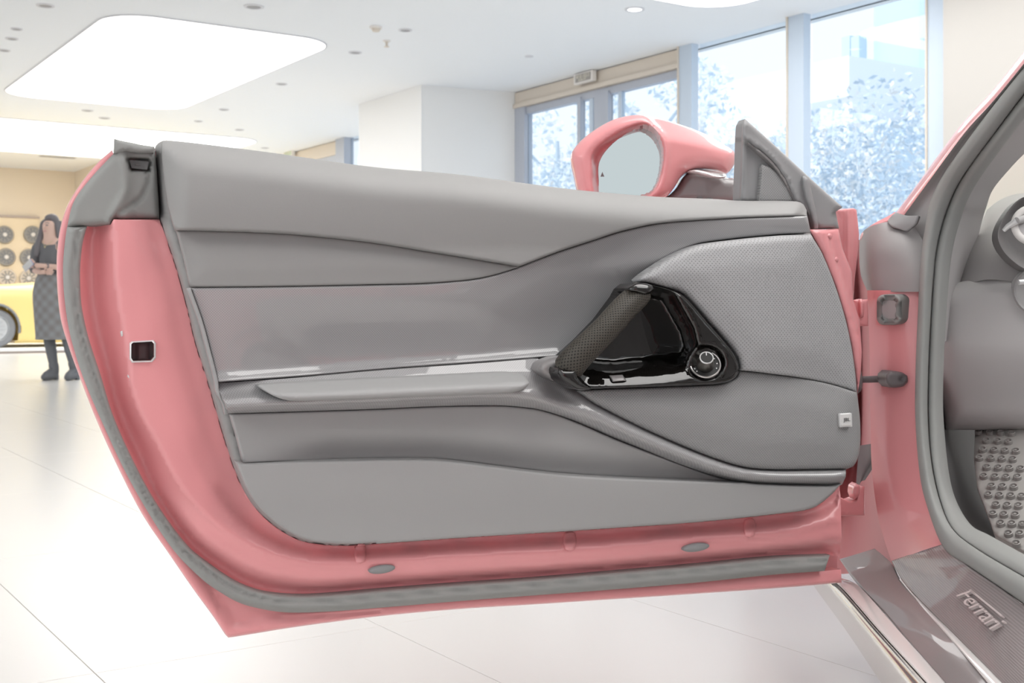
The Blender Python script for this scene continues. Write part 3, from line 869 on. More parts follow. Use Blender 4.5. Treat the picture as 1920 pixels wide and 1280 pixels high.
R_C = crom([(213, 412), (213, 450), (217, 515), (226, 584), (237, 640), (248, 724), (262, 767), (297, 832), (334, 902), (391, 968), (456, 1015), (522, 1043), (600, 1058), (675, 1056), (869, 1044), (1000, 1037), (1122, 1029), (1305, 1012), (1414, 1005), (1500, 992), (1566, 972)])

# pressed inner shell between trim and seal
def n_shell(P, d):
    dT, dR, dS = dist_poly(P, T_C), dist_poly(P, R_C), dist_poly(P, S_C)
    poly = np.concatenate([T_C, R_C[::-1]]); inn = inside(P, poly)
    w = np.where(inn, dT / (dT + dR + 1e-6), 1 + dR / (dR + dS + 1e-6))
    # profile across the pressing: floor beside trim, raised ridge, channel, lip under the seal
    xs = [0, 0.18, 0.35, 0.6, 0.95, 1.0, 1.12, 1.45, 1.62, 1.82, 1.93, 2.0]
    lo = [0.0, 0.0, 0.002, 0.018, 0.026, 0.026, 0.022, 0.020, 0.010, -0.014, -0.012, -0.002]
    hi = [0.006, 0.008, 0.012, 0.016, 0.018, 0.018, 0.008, -0.016, -0.022, -0.022, -0.010, -0.004]
    k = sm((P[:, 1] - 820) / 220)                   # the upright side is a flat face with a deep channel
    return np.interp(w, xs, lo) * k + np.interp(w, xs, hi) * (1 - k)
cr1 = crom([(262, 420), (290, 520), (316, 640), (343, 730), (372, 815), (408, 900), (450, 960), (505, 1003), (570, 1030), (650, 1036)])
shell_out = join(lnres([(299, 411), (217, 411)]), lnres([(213, 411), (207, 421), (163, 424)]), S_C, lnres([(1556, 1040), (1574, 1044), (1578, 1005), (1576, 930), (1573, 911)]), T_C[::-1])
latch_hole = np.array([(246, 645), (250, 642), (285, 640), (289, 645), (289, 669), (283, 676), (250, 677), (246, 671)])
door = patch('door', shell_out, n_shell, M['red'], car, grid=7, lines=(R_C, np.vstack([latch_hole, latch_hole[:1]])), holes=(latch_hole,), back=0.03)

def sub(name, outline, nf, m, **k): return patch(name, outline, nf, M[m], door, **k)

# outer skin seen as a thin red rim, with its full outside face behind
skin_out = join(E_C, E_B, lnres([(1578, 1092), (1577, 1067)]), O_C[::-1])
lip = crom([(395, 1110), (424, 1160), (432, 1170), (456, 1168), (556, 1158), (712, 1146)])
def n_skin(P, d):
    dE = np.minimum(dist_poly(P, E_C), dist_poly(P, E_B))
    return -0.020 + 0.016 * rnd(dE, 5) - 0.004 * np.exp(-(dist_poly(P, lip) / 3) ** 2) - 0.008 * sm((dE - 10) / 25)
sub('door_skin', skin_out, n_skin, 'red', back=0.02)
full = join(E_C, E_B, lnres([(1578, 1092), (1580, 980), (1590, 800), (1575, 560), (1525, 440), (1510, 400)]), crom([(1510, 400), (1300, 384), (1000, 358), (700, 325), (450, 296), (300, 276), (210, 281)], step=14))
C_full = full
def n_outside(P, d): return -0.045 - 0.05 * sm(d / 140)
sub('outer_panel', full + (np.array([820, 700]) - full) * 0.012, n_outside, 'red', grid=30, rings=(4, 12), back=0.012)

# rubber weatherstrip running round the opening edge
seal_out = join(O_C, lnres([(1577, 1067), (1575, 1044), (1556, 1040)])[1:2], S_C[::-1], lnres([(163, 424), (126, 425)]))
O_S = O_C[(O_C[:, 1] > 424)]
O_S = O_S[O_S[:, 0] < 1548]
seal_out = join(O_S, lnres([(1546, 1070), (1556, 1040)]), S_C[::-1])
def n_seal(P, d):
    dO, dS = dist_poly(P, O_S), dist_poly(P, S_C); w = dO / (dO + dS + 1e-6)
    return 0.002 + 0.016 * np.sqrt(np.maximum(0, 1 - (2 * w - 1) ** 2)) - 0.006 * np.exp(-((w - 0.62) / 0.10) ** 2)
sub('weatherstrip', seal_out, n_seal, 'rubber', grid=5, rings=(1, 3), back=0.02)

# rubber corner piece at the top of the closing edge
corner_out = join(lnres([(215, 261), (250, 268), (290, 277), (294, 320), (297, 371), (299, 411), (217, 411), (213, 412), (207, 421), (163, 424)]), lnres([(163, 424), (126, 425)]), O_C[O_C[:, 1] < 424][::-1], lnres([(213, 288), (215, 261)]))
hole_c = np.array([(243, 300), (279, 303), (276, 318), (247, 315)])
step_c = crom([(282, 318), (277, 345), (262, 372), (240, 388), (222, 400), (214, 412)])
rise_c = crom([(232, 300), (236, 330), (234, 360), (214, 395), (205, 421)])
def n_corner(P, d):
    n = -0.002 + 0.014 * rnd(d, 12)
    n = n - 0.028 * sm(1 - dist_poly(P, hole_c, True) / 9) * (inside(P, hole_c) | (dist_poly(P, hole_c, True) < 6))
    n = n - 0.006 * np.exp(-(dist_poly(P, step_c) / 4) ** 2)
    n = n - 0.012 * sm((P[:, 0] - 226) / 30) + 0.006 * np.exp(-(dist_poly(P, rise_c) / 7) ** 2)
    return n
sub('corner_seal', corner_out, n_corner, 'rubber', grid=5, back=0.03)
sub('corner_flap', np.array([(214, 260), (232, 265), (262, 271), (290, 275), (288, 286), (262, 286), (236, 283), (213, 288)]), lambda P, d: 0.012 + 0.006 * rnd(d, 5), 'rubber', grid=4, rings=(1.5,), back=0.03)
sub('corner_pocket', np.array([(243, 300), (279, 303), (276, 318), (247, 315)]), lambda P, d: -0.006 + 0 * d, 'ink', grid=5, rings=(), back=0.004)

# latch in its square opening
sub('latch', latch_hole + (latch_hole - latch_hole.mean(0)) * 0.02, lambda P, d: -0.018 + 0.006 * (np.abs(P[:, 0] - 268) < 9), 'strap', grid=4, rings=(1,), back=0.004)
fr_o = latch_hole + (latch_hole - latch_hole.mean(0)) * 0.16
patch('latch_frame', lnres(np.vstack([fr_o, fr_o[:1]]), 3)[:-1], lambda P, d: 0.018 + 0.004 * rnd(d, 2), M['badge_edge'], door, grid=4, rings=(1,), back=0.012, lines=(np.vstack([latch_hole, latch_hole[:1]]),), holes=(latch_hole,))
for yy in (622, 706):
    sub('latch_bolt', np.array([(225.5, yy - 10), (231, yy - 8), (233, yy + 2), (232, yy + 11), (227, yy + 9), (225, yy)]) + np.array([(yy - 622) * 0.16, 0]), lambda P, d: 0.008 + 0.006 * rnd(d, 4), 'badge_edge', grid=3, rings=(1,), back=0.01)
for x, y in ((716, 1067), (1305, 1026)):
    t = np.linspace(0, 2 * math.pi, 28)[:-1]
    q = np.stack([x + 25 * np.cos(t), y + 8 * np.sin(t) - 3.2 * np.cos(t)], 1)
    sub('drain_plug', q, lambda P, d: 0.026 + 0.004 * rnd(d, 6), 'plastic', grid=5, rings=(1.5,), back=0.012)
for x0, y0, x1, y1 in ((666, 1022, 684, 1054), (1058, 1000, 1078, 1030), (1396, 975, 1414, 1005)):
    sub('shell_rib', crom([(x0, y0), (x1, y0 - 2), (x1, y1 - 1), (x0 + 2, y1)], True), lambda P, d: n_shell(P, d) + 0.005 * rnd(d, 7), 'red', grid=4, rings=(1, 2.5), back=0.02)

# ---------------- trim
TOP_C = crom([(299, 411), (296, 371), (293, 325), (289, 294), (292, 273), (305, 263.5), (320, 263.5), (365, 268), (500, 285), (700, 313), (859, 327), (1041, 351), (1114, 359), (1238, 369), (1340, 373), (1384, 376), (1494, 377.5), (1506, 383), (1512, 394)])
top_edge = TOP_C[(TOP_C[:, 0] > 291) & (TOP_C[:, 1] < 400)]
RIGHT_C = crom([(1512, 394), (1515, 410), (1520, 436), (1542, 475), (1567, 537), (1586, 599), (1597, 650), (1604, 697), (1607, 735), (1613, 795), (1611, 849), (1600, 874), (1586, 880), (1580, 906), (1573, 911)])
def roll(P): return -0.075 * (1 - rnd(dist_poly(P, top_edge), 58))
base_out = join(TOP_C, RIGHT_C, T_C[::-1])
def n_base(P, d): return 0.006 + 0.022 * rnd(d, 14) - 0.055 * sm((d - 27) / 9) + roll(P) * (P[:, 1] < 470)
sub('trim_frame', base_out, n_base, 'leather', grid=11, back=0.03)

ut_seam = crom([(329, 431), (360, 431), (401, 432), (470, 434), (547, 438), (620, 445), (700, 454), (780, 467), (861, 480), (920, 490), (975, 499)])
ut_band = crom([(975, 499), (1049, 471), (1110, 451), (1159, 435), (1195, 426), (1225, 420), (1268, 415), (1378, 408.5), (1450, 406), (1513, 404.5)])
ut_top = crom([(305, 263.6), (320, 263.6), (365, 268), (500, 285), (700, 313), (859, 327), (1041, 351), (1114, 359), (1238, 369), (1340, 373), (1384, 376), (1494, 377.5), (1507, 383.5), (1512.5, 394), (1513, 404.5)])
ut_out = join(ut_top, ut_band[::-1], ut_seam[::-1], crom([(329, 431), (316, 385), (307, 320), (304, 285), (305, 263.6)]))
def n_ut(P, d):
    return 0.040 + 0.007 * rnd(np.minimum(dist_poly(P, ut_seam), dist_poly(P, ut_band)), 4) + 0.012 * sm((P[:, 0] - 300) / 60) + roll(P) + 0.012 * np.sin(np.clip((P[:, 1] - 265) / 200, 0, 1) * math.pi)
sub('upper_trim', ut_out, n_ut, 'leather', grid=9)
mt_bot = crom([(356, 538), (480, 537), (605, 535), (700, 533), (788, 531), (861, 526), (900, 521), (934, 513), (975, 500)])
mt_out = join(lnres([(331, 433), (345, 487), (356, 538)]), mt_bot, (ut_seam + np.array([0, 0.5]))[::-1])
sub('middle_trim', mt_out, lambda P, d: 0.038 + 0.005 * rnd(d, 3) + 0.004 * sm(d / 40), 'leather', grid=9)

# woven carbon panel, scooped towards its middle and sweeping up to the hinge side
cm_left = crom([(357, 539.5), (379, 600), (394, 655), (408, 713)])
cm_bot = crom([(410, 716), (569, 705), (715, 692), (897, 679), (1045, 668)])
cm_right = crom([(1520, 437), (1451, 440), (1360, 449), (1305, 458), (1261, 477), (1225, 499), (1205, 513), (1196, 523), (1192, 531)])
cm_out = join(cm_left, cm_bot, lnres([(1045, 668), (1100, 668), (1100, 640), (1150, 580), (1192, 531)]), cm_right[::-1], lnres([(1520, 437), (1517, 420), (1514, 406)]), (ut_band + np.array([0.1, 0.5]))[::-1], (mt_bot + np.array([0, 0.6]))[::-1])
cm_edge = np.concatenate([mt_bot, ut_band])
crest = crom([(975, 500), (1080, 500), (1195, 526)])
def n_cm(P, d):
    e = dist_poly(P, cm_edge)
    upper = sm((530 - P[:, 1]) / 50) * sm((P[:, 0] - 940) / 120)
    deep = 0.036 - 0.030 * sm(e / 150) * sm((dist_poly(P, cm_left) + 20) / 240) + 0.004 * rnd(d, 3)
    band = 0.038 + 0.005 * rnd(d, 3) + 0.012 * sm((P[:, 0] - 1150) / 200) - 0.010 * sm(e / 50)
    low = 0.010 * sm(1 - dist_poly(P, cm_bot) / 16)
    return deep * (1 - upper) + band * upper + low
sub('carbon_panel', cm_out, n_cm, 'carbon', grid=8)
band_t = crom([(357, 539), (379, 600), (394, 655), (409, 714), (411, 733), (424, 757), (428, 776)])
sub('panel_end_rim', join(band_t, (band_t - np.array([7, -1]))[::-1]), lambda P, d: 0.046 + 0.003 * rnd(d, 3), 'leather2', grid=5, rings=(1.5,), back=0.015)

# armrest ledge and the carbon sweep running down from it
cl_top1 = crom([(410, 718), (569, 707), (715, 694), (897, 681), (1008, 672)])
cl_top2 = crom([(1082, 733), (1100, 747), (1122, 761), (1195, 798), (1268, 831), (1341, 860), (1396, 876), (1451, 880.5), (1520, 880), (1586, 879)])
cl_bot = crom([(428, 775), (560, 771), (715, 766), (800, 762), (879, 760), (940, 760), (970, 762), (1013, 768), (1068, 786), (1159, 825), (1268, 867), (1341, 892), (1396, 904), (1451, 908), (1560, 910), (1580, 906)])
cl_out = join(cl_top1, lnres([(1008, 672), (1045, 690), (1055, 716), (1082, 733)]), cl_top2, lnres([(1586, 879), (1586, 893), (1580, 906)]), cl_bot[::-1], lnres([(428, 775), (423, 757), (411, 733), (410, 718)]))
cl_topall = np.concatenate([cl_top1, np.array([(1045, 690), (1060, 716)]), cl_top2])
def n_cl(P, d):
    a, b = dist_poly(P, cl_topall), dist_poly(P, cl_bot); w = a / (a + b + 1e-6)
    left = sm((1120 - P[:, 0]) / 140)
    shelf = np.interp(w, [0, 0.24, 0.34, 0.62, 0.72, 0.85, 1], [0.034, 0.042, 0.050, 0.089, 0.092, 0.085, 0.052])
    sweep = np.interp(w, [0, 0.2, 0.5, 0.8, 1], [0.056, 0.072, 0.075, 0.062, 0.042])
    return shelf * left + sweep * (1 - left)
sub('armrest_ledge', cl_out, n_cl, 'carbon', grid=5, rings=(1, 2.5, 5))
pad_out = crom([(483, 722), (560, 716), (642, 711.5), (750, 706.5), (861, 701), (940, 697.5), (970, 699), (986, 706), (992, 716), (986, 727), (970, 734), (940, 738), (788, 744), (605, 750.5), (545, 751), (520, 745), (500, 735), (487, 727)], True)
def n_pad(P, d):
    y0 = 721 - (P[:, 0] - 483) * 0.048
    t = np.clip((P[:, 1] - y0) / 36, 0, 1)
    return 0.060 + 0.040 * sm(t / 0.72) + 0.012 * rnd(d, 6)
sub('armrest_pad', pad_out, n_pad, 'leather2', grid=5, rings=(1, 2.5, 5), back=0.03)
sub('ledge_horn', crom([(1006, 692), (1012, 682), (1024, 675), (1046, 668), (1060, 668), (1052, 686), (1046, 694), (1050, 716), (1040, 716), (1018, 705)], True), lambda P, d: 0.066 + 0.018 * rnd(d, 12), 'gloss_dark', grid=4, rings=(1, 2.5, 5), back=0.03)

# lower leather and map pocket
lp_top = crom([(456, 868), (520, 865.5), (569, 864), (715, 861), (806, 861), (850, 864), (897, 869.5), (940, 875), (1049, 888), (1159, 895), (1305, 900.5), (1392, 904)])
ll_out = join(cl_bot[cl_bot[:, 0] < 1392] + np.array([0, 0.7]), lp_top[::-1], lnres([(456, 868), (444, 820), (431, 777)]))
sub('lower_trim', ll_out, lambda P, d: 0.046 - 0.022 * sm(dist_poly(P, lp_top) * -1 / 60 + 1.0) * sm((P[:, 0] - 480) / 160) + 0.005 * rnd(d, 3), 'leather2', grid=9)
bot_in = T_C[(T_C[:, 1] > 866)]
lp_out = join(lp_top + np.array([0, 0.4]), cl_bot[cl_bot[:, 0] > 1394] + np.array([0, 0.8]), lnres([(1578, 908), (1573, 911)]), bot_in[::-1] + np.where(bot_in[::-1][:, :1] < 700, 1, 0) * np.array([[6.0, -3.0]]) + np.array([[0, -0.6]]))
def n_lp(P, d): return 0.046 + 0.020 * rnd(dist_poly(P, lp_top), 3) * 0.5 + 0.006 * rnd(d, 4) - 0.012 * sm((P[:, 1] - 900) / 120)
sub('map_pocket', lp_out, n_lp, 'leather2', grid=9)

# handle outline
HB = crom([(1197, 529.5), (1221, 533), (1258, 543), (1280, 552.5), (1300, 572), (1328, 605), (1357, 638), (1376, 662), (1384, 680), (1385, 697), (1377, 709), (1354, 718), (1313, 721.5), (1219, 725), (1109, 729), (1083, 731)])
pl_bot = crom([(1386, 694), (1420, 697), (1451, 701), (1490, 706), (1524, 712), (1565, 722), (1606, 735)])
pl_top = crom([(1195, 524), (1205, 515), (1225, 501), (1261, 479), (1305, 460), (1360, 451), (1451, 442), (1519, 439)])
pl_r = RIGHT_C[(RIGHT_C[:, 1] > 438) & (RIGHT_C[:, 1] < 735)]
HB_r = HB[(HB[:, 1] < 695) & (HB[:, 0] > 1190)]
pl_out = join(pl_top, pl_r + np.array([-0.8, 0]), pl_bot[::-1], HB_r[::-1] + np.array([1.0, -0.8]))
def n_pl(P, d): return 0.062 + 0.016 * rnd(np.minimum(dist_poly(P, pl_top), dist_poly(P, HB_r)), 16) + 0.006 * rnd(d, 5) + 0.008 * sm(d / 60) - 0.025 * sm((P[:, 0] - 1430) / 180)
sub('perforated_panel', pl_out, n_pl, 'perf', grid=9, rings=(1.2, 3, 6, 10, 14))
HB_b = HB[(HB[:, 0] < 1386) & ((HB[:, 1] > 694) | (HB[:, 0] < 1150)) & (HB[:, 1] > 690)]
sg_out = join(HB_b[::-1] + np.array([0.6, 1.2]), pl_bot + np.array([0, 0.6]), RIGHT_C[(RIGHT_C[:, 1] > 737) & (RIGHT_C[:, 1] < 879)], cl_top2[::-1] + np.array([0, -0.4]))
def n_sg(P, d): return 0.056 + 0.008 * rnd(np.minimum(dist_poly(P, cl_top2), dist_poly(P, RIGHT_C)), 14) + 0.006 * rnd(d, 5) + 0.008 * sm(d / 60)
sub('speaker_grille', sg_out, n_sg, 'mesh', grid=9, rings=(1.2, 3, 6, 10))
bq = [(1575, 801), (1598, 799.5), (1597, 774), (1574, 775.5)]
bpl = Plane(DOOR.map([(1586, 788)], 0.080)[0], D_N, D_U)
badge = patch('speaker_badge', lnres(np.array(bq + bq[:1], float), 4)[:-1], lambda P, d: 0.0006 * rnd(d, 1), M['badge_edge'], door, plane=bpl, grid=6, rings=(0.8, 2), back=0.006)
bi = np.array(bq) + (np.array(bq).mean(0) - np.array(bq)) * 0.2
patch('badge_face', lnres(np.vstack([bi, bi[:1]]), 4)[:-1], lambda P, d: 0.0012 + 0 * d, M['badge'], door, plane=bpl, grid=6, rings=(), back=0.001)
text_on('badge_lettering', 'JBL', [(1580.5, 791.5), (1593, 790.8), (1592.5, 782.5), (1580, 783.2)], bpl, 0.0016, 0.0006, M['ink'], door)
text_on('badge_line', '—', [(1579, 797.5), (1594.5, 796.5), (1594.5, 795.3), (1579, 796.3)], bpl, 0.0016, 0.0004, M['hub'], door)

# quarter sail at the foot of the mirror, with its small speaker
sail_out = join(crom([(1386, 377), (1389, 300), (1392, 233), (1397, 223)]), crom([(1397, 223), (1404, 229), (1420, 243), (1446, 266), (1490, 307), (1537, 350), (1580, 388.5)]), lnres([(1580, 388.5), (1567, 397), (1570, 412), (1573, 428), (1530, 429), (1510, 395), (1494, 380), (1386, 378)]))
arch = crom([(1399, 262), (1420, 275), (1446, 297), (1466, 322), (1481, 350), (1492, 378)])
def n_sail(P, d):
    a = dist_poly(P, arch); x = np.interp(P[:, 1], arch[:, 1], arch[:, 0]); ins = (P[:, 0] < x) & (P[:, 1] > 262)
    return -0.030 + 0.012 * rnd(d, 6) + np.where(ins, -0.012 * sm(a / 9), 0.004 * np.exp(-(a / 6) ** 2)) + 0.006 * np.exp(-((P[:, 0] - 1395) / 5) ** 2)
sub('mirror_sail', sail_out, n_sail, 'plastic', grid=6, back=0.02)
sub('sail_grille', join(crom([(1428, 308), (1445, 314), (1461, 328), (1474, 344), (1484, 362), (1489, 378)]), lnres([(1489, 378), (1422, 378), (1428, 308)])), lambda P, d: -0.024 + 0.004 * rnd(d, 5), 'mesh', grid=6, back=0.008)
sub('sail_highlight_rib', join(crom([(1400, 264), (1424, 281), (1448, 302), (1468, 328), (1482, 354), (1494, 378)]), crom([(1490, 378), (1477, 354), (1463, 330), (1444, 306), (1422, 286), (1402, 268)])), lambda P, d: -0.020 + 0.004 * rnd(d, 3), 'gloss_dark', grid=5, rings=(1,), back=0.008)
sub('sail_foot', crom([(1505, 330), (1516, 336), (1522, 360), (1531, 400), (1534, 428), (1527, 429), (1520, 400), (1510, 370)], True), lambda P, d: -0.016 + 0.006 * rnd(d, 4), 'plastic', grid=5, rings=(1.2,), back=0.01)

# red flange on the hinge edge with its bolts
sub('hinge_flange', join(lnres([(1518, 430), (1572, 430), (1580, 466), (1598, 512), (1599, 560), (1612, 600), (1616, 660), (1614, 700), (1608, 737), (1603, 697), (1596, 650), (1585, 599), (1566, 537), (1541, 475), (1520, 437)], 8)), lambda P, d: 0.004 + 0.008 * rnd(d, 6) - 0.02 * sm((P[:, 0] - (1520 + (P[:, 1] - 430) * 0.31) - 22) / 12), 'red', grid=6, back=0.03)
for x, y in ((1555, 443), (1567, 487)):
    t = np.linspace(0, 2 * math.pi, 7)[:-1]
    sub('flange_bolt', np.stack([x + 6 * np.cos(t), y + 6.5 * np.sin(t)], 1), lambda P, d: -0.004 + 0.008 * rnd(d, 3), 'red', grid=4, rings=(1.5,), back=0.012)

# ---------------- pull handle: black lacquered weave round a leather grip
hb_left = crom([(1082, 731), (1066, 721.5), (1050, 711), (1044.5, 702), (1045, 692), (1048, 686), (1062, 672)])
grip_line = np.array([(1062, 672), (1098, 640), (1137, 600), (1170, 556), (1178, 541), (1190, 531), (1197, 529.5)], float)
pull_out = join(HB, hb_left, lnres(grip_line))
core = np.array([(1203, 562), (1222, 560), (1240, 564), (1256, 592), (1274, 624), (1280, 648), (1274, 662), (1240, 668), (1150, 676), (1112, 674), (1108, 668), (1140, 636), (1172, 596)], float)
def n_pull(P, d):
    ins = inside(P, core); Q = P.copy(); low = P[:, 1] > 660
    dc = dist_poly(P, core, True)
    dl = np.abs(P[:, 1] - 672)
    fall = np.where(low, 50.0, 30.0)
    k = np.where(ins, 0, dc / fall)
    rim = 0.082 + 0.010 * rnd(np.minimum(dist_poly(P, HB), dist_poly(P, hb_left)), 5)
    wl = sm((P[:, 1] - 655) / 18); kk = np.interp(dc / 50.0, [0, 0.1, 0.46, 0.62, 1.0], [0, 0.14, 0.70, 0.83, 1.0]) * wl + sm(dc / 32.0) * (1 - wl); kk = np.where(ins, 0, kk)
    n = rim - 0.072 * (1 - kk)
    ring = np.hypot((P[:, 0] - 1321) / 30, (P[:, 1] - 679) / 26)
    n = n + (0.080 - n) * sm((1.35 - ring) / 0.35)
    return n
pull = patch('door_pull', pull_out, n_pull, M['black_carbon'], car, grid=4.5, rings=(1, 2, 3.5, 5.5), back=0.05)
def hp(px, py, n): return DOOR.map([(px, py)], n)[0]
gp = [hp(1199, 549, 0.100), hp(1193, 556, 0.104), hp(1170, 578, 0.112), hp(1137, 615, 0.118), hp(1110, 642, 0.118), hp(1088, 663, 0.116), hp(1071, 682, 0.108), hp(1066, 689, 0.103)]
grip = tube('grip', gp, [0.0174, 0.0178, 0.0182, 0.0184, 0.0188, 0.0196, 0.0206, 0.0206], M['grip'], pull, 28)
grip['label'] = 'black perforated leather grip'
patch('grip_end_cap', crom([(1046, 689), (1056, 691), (1080, 690), (1096, 689), (1094, 694), (1084, 700), (1096, 716), (1109, 728.5), (1083, 731), (1066, 721.5), (1050, 711), (1044.5, 701)], True), lambda P, d: 0.114 + 0.014 * rnd(d, 10), M['black_carbon'], pull, grid=4, rings=(1, 2.5, 5), back=0.04)
patch('grip_top_cap', crom([(1174, 542), (1184, 535), (1192, 530.5), (1200, 530), (1222, 534), (1226, 541), (1219, 551), (1210, 554), (1192, 551), (1180, 547)], True), lambda P, d: 0.112 + 0.014 * rnd(d, 10), M['black_carbon'], pull, grid=4, rings=(1, 2.5, 5), back=0.04)
ka = D_N + np.array([-0.36, 0, 0.62]); ka = ka / np.linalg.norm(ka)
kc_ = hp(1322, 684, 0.083)
def kn(name, prof, m, n=40):
    o = link(name, shade_auto(lathe_mesh(prof, n, 'ring' not in name and 'edge' not in name), 30), M[m], pull); aim(o, kc_, ka); return o
kn('knob_seat', [(0, 0.001), (0.0205, 0.001), (0.0215, 0.002), (0.0215, -0.012), (0, -0.012)], 'black')
kn('knob_ring', [(0.0206, 0.0), (0.0222, 0.0), (0.0226, 0.0022), (0.0218, 0.0034), (0.0204, 0.0030), (0.0202, 0.0)], 'silver')
kn('knob', [(0.0128, 0.002), (0.0122, 0.006), (0.0102, 0.013), (0.0098, 0.0195), (0.0088, 0.0205), (0.0085, 0.0198), (0.0, 0.0198)], 'knob')
kn('knob_cap', [(0, 0.0202), (0.0084, 0.0202), (0.0084, 0.0196), (0, 0.0196)], 'black')
kn('knob_edge', [(0.0099, 0.0188), (0.0101, 0.0205), (0.0093, 0.0212), (0.0084, 0.0206), (0.0084, 0.0190)], 'badge_edge')
kx = np.cross(ka, [0, 0, 1.0]); kx = -kx / np.linalg.norm(kx); ky = np.cross(ka, kx); ky = ky if ky[2] > 0 else -ky
for deg in (35, 5, -22, 205, 222):
    a = math.radians(deg); o = link('knob_mark', lathe_mesh([(0, 0), (0.0010, 0), (0.0010, 0.0008), (0, 0.0008)], 8), M['dotwhite'], pull)
    aim(o, kc_ + kx * 0.0168 * math.cos(a) + ky * 0.0168 * math.sin(a) + ka * 0.001, ka)
o = link('knob_pointer', box_mesh(0.0012, 0.005, 0.0006), M['dotwhite'], pull)
zz = Vector(ka); yy = Vector(ky); xx = yy.cross(zz)
o.matrix_local = Matrix.Translation(kc_ + ka * 0.0205 + ky * 0.006) @ Matrix((xx, yy, zz)).transposed().to_4x4()
bt = np.array([(1143, 704), (1167, 702.5), (1173.5, 713.5), (1149, 715.5)])
def n_on(P, d): return n_pull(P, d)
btn = patch('lock_button', lnres(np.vstack([bt, bt[:1]]), 4)[:-1], lambda P, d: n_pull(P, d) + 0.002 + 0.002 * rnd(d, 2), M['gloss_dark'], pull, grid=5, rings=(1, 2), back=0.008)
bf = bt + (bt - bt.mean(0)) * 0.1
patch('button_surround', lnres(np.vstack([bf, bf[:1]]), 4)[:-1], lambda P, d: n_pull(P, d) + 0.0012, M['black'], pull, grid=5, rings=(1,), back=0.005)

# ---------------- door mirror
MP = Plane(at(1200, 300, 2.02), (-0.05, -1, 0.0), (1, 0, 0))
mir_out = crom([(1082, 354), (1076, 325), (1070, 297), (1073, 284), (1091, 262), (1119, 241), (1151, 224), (1179, 217), (1198, 215.5), (1218, 219), (1258, 228), (1317, 249), (1357, 271), (1376, 284), (1379, 300), (1373, 315), (1362, 325), (1345, 320), (1313, 316), (1293, 319), (1277, 331), (1264, 352), (1250, 368), (1225, 376), (1150, 378), (1090, 372)], True)
aper = crom([(1116, 376), (1108, 345), (1107, 318), (1107, 292), (1119, 273), (1159, 245), (1190, 232), (1206, 229), (1218, 233), (1234, 248), (1245, 268), (1248, 290), (1244, 322), (1235, 348), (1222, 366), (1200, 376), (1150, 377)], True)
gl_in = crom([(1126, 374), (1124, 340), (1124, 308), (1135, 286), (1159, 262), (1190, 241), (1211, 233), (1224, 239), (1236, 253), (1243, 279), (1241, 312), (1233, 340), (1221, 358), (1195, 368), (1160, 373)], True)
def n_mir(P, d):
    ins = inside(P, aper); da = dist_poly(P, aper, True)
    x = np.clip((P[:, 0] - 1235) / 145, 0, 1)
    outer = -0.02 - 0.17 * x ** 1.25 + 0.035 * rnd(d, 30) - 0.0 * d - 0.05 * sm((np.interp(P[:, 0], [1225, 1370], [262, 290]) - P[:, 1]) / 45) * sm((P[:, 0] - 1205) / 30)
    q = sm(da / 13); outer = outer * q + 0.010 * (1 - q)
    return np.where(ins, 0.010 - 0.055 * sm(da / 14), outer)
mirror = patch('side_mirror', mir_out, n_mir, M['red'], car, plane=MP, grid=3.2, rings=(1.2, 3, 6, 10), back=0.07, lines=(np.vstack([aper, aper[:1]]),), holes=(gl_in,))
patch('mirror_glass', gl_in + (gl_in - gl_in.mean(0)) * 0.02, lambda P, d: -0.044 + 0 * d, M['mirror'], mirror, plane=MP, grid=14, rings=(), back=0.004)
patch('warning_symbol', np.array([(1129.5, 322), (1133, 331), (1126, 331)]), lambda P, d: -0.0435 + 0 * d, M['plastic'], mirror, plane=MP, grid=5, rings=(), back=0.0006)
patch('mirror_arm', join(crom([(1236, 376), (1254, 366), (1268, 352), (1280, 333), (1294, 321), (1313, 318), (1340, 321), (1362, 327), (1362, 333), (1388, 333)]), lnres([(1388, 333), (1388, 384), (1236, 384)])), lambda P, d: -0.10 + 0.03 * rnd(d, 14), M['gloss_dark'], mirror, plane=MP, grid=6, back=0.04)
patch('arm_blade', crom([(1288, 322), (1302, 318), (1325, 322), (1345, 329), (1362, 331), (1350, 334), (1325, 331), (1305, 325)], True), lambda P, d: -0.055 + 0.012 * rnd(d, 4), M['badge_edge'], mirror, plane=MP, grid=4, rings=(1, 2), back=0.01)
for x in (1312, 1331):
    t = np.linspace(0, 2 * math.pi, 13)[:-1]
    patch('arm_screw', np.stack([x + 6 * np.cos(t), 371 + 2.5 * np.sin(t) + (x - 1312) * 0.12], 1), lambda P, d: -0.066 + 0.003 * rnd(d, 2), M['ink'], mirror, plane=MP, grid=3, rings=(0.8,), back=0.006)

# ================================================================== the body round the door opening
def cp(name, cols, m, parent=car, **k): return loft(name, cols, M[m], parent, **k)
pillar = cp('hinge_pillar', [
    [(1626, 544, 2.0), (1630, 640, 1.99), (1632, 780, 1.98), (1635, 882, 1.97), (1648, 975, 1.95), (1671, 1052, 1.93)],
    [(1650, 544, 1.965), (1655, 640, 1.962), (1656, 780, 1.95), (1662, 882, 1.93), (1680, 975, 1.91), (1702, 1042, 1.875)],
    [(1690, 544, 1.94), (1692, 640, 1.935), (1692, 780, 1.925), (1700, 882, 1.90), (1716, 970, 1.865), (1735, 1030, 1.815)],
    [(1732, 544, 1.93), (1728, 640, 1.92), (1726, 780, 1.905), (1736, 882, 1.87), (1750, 962, 1.825), (1774, 1018, 1.765)]], 'red', nu=20, nv=40)
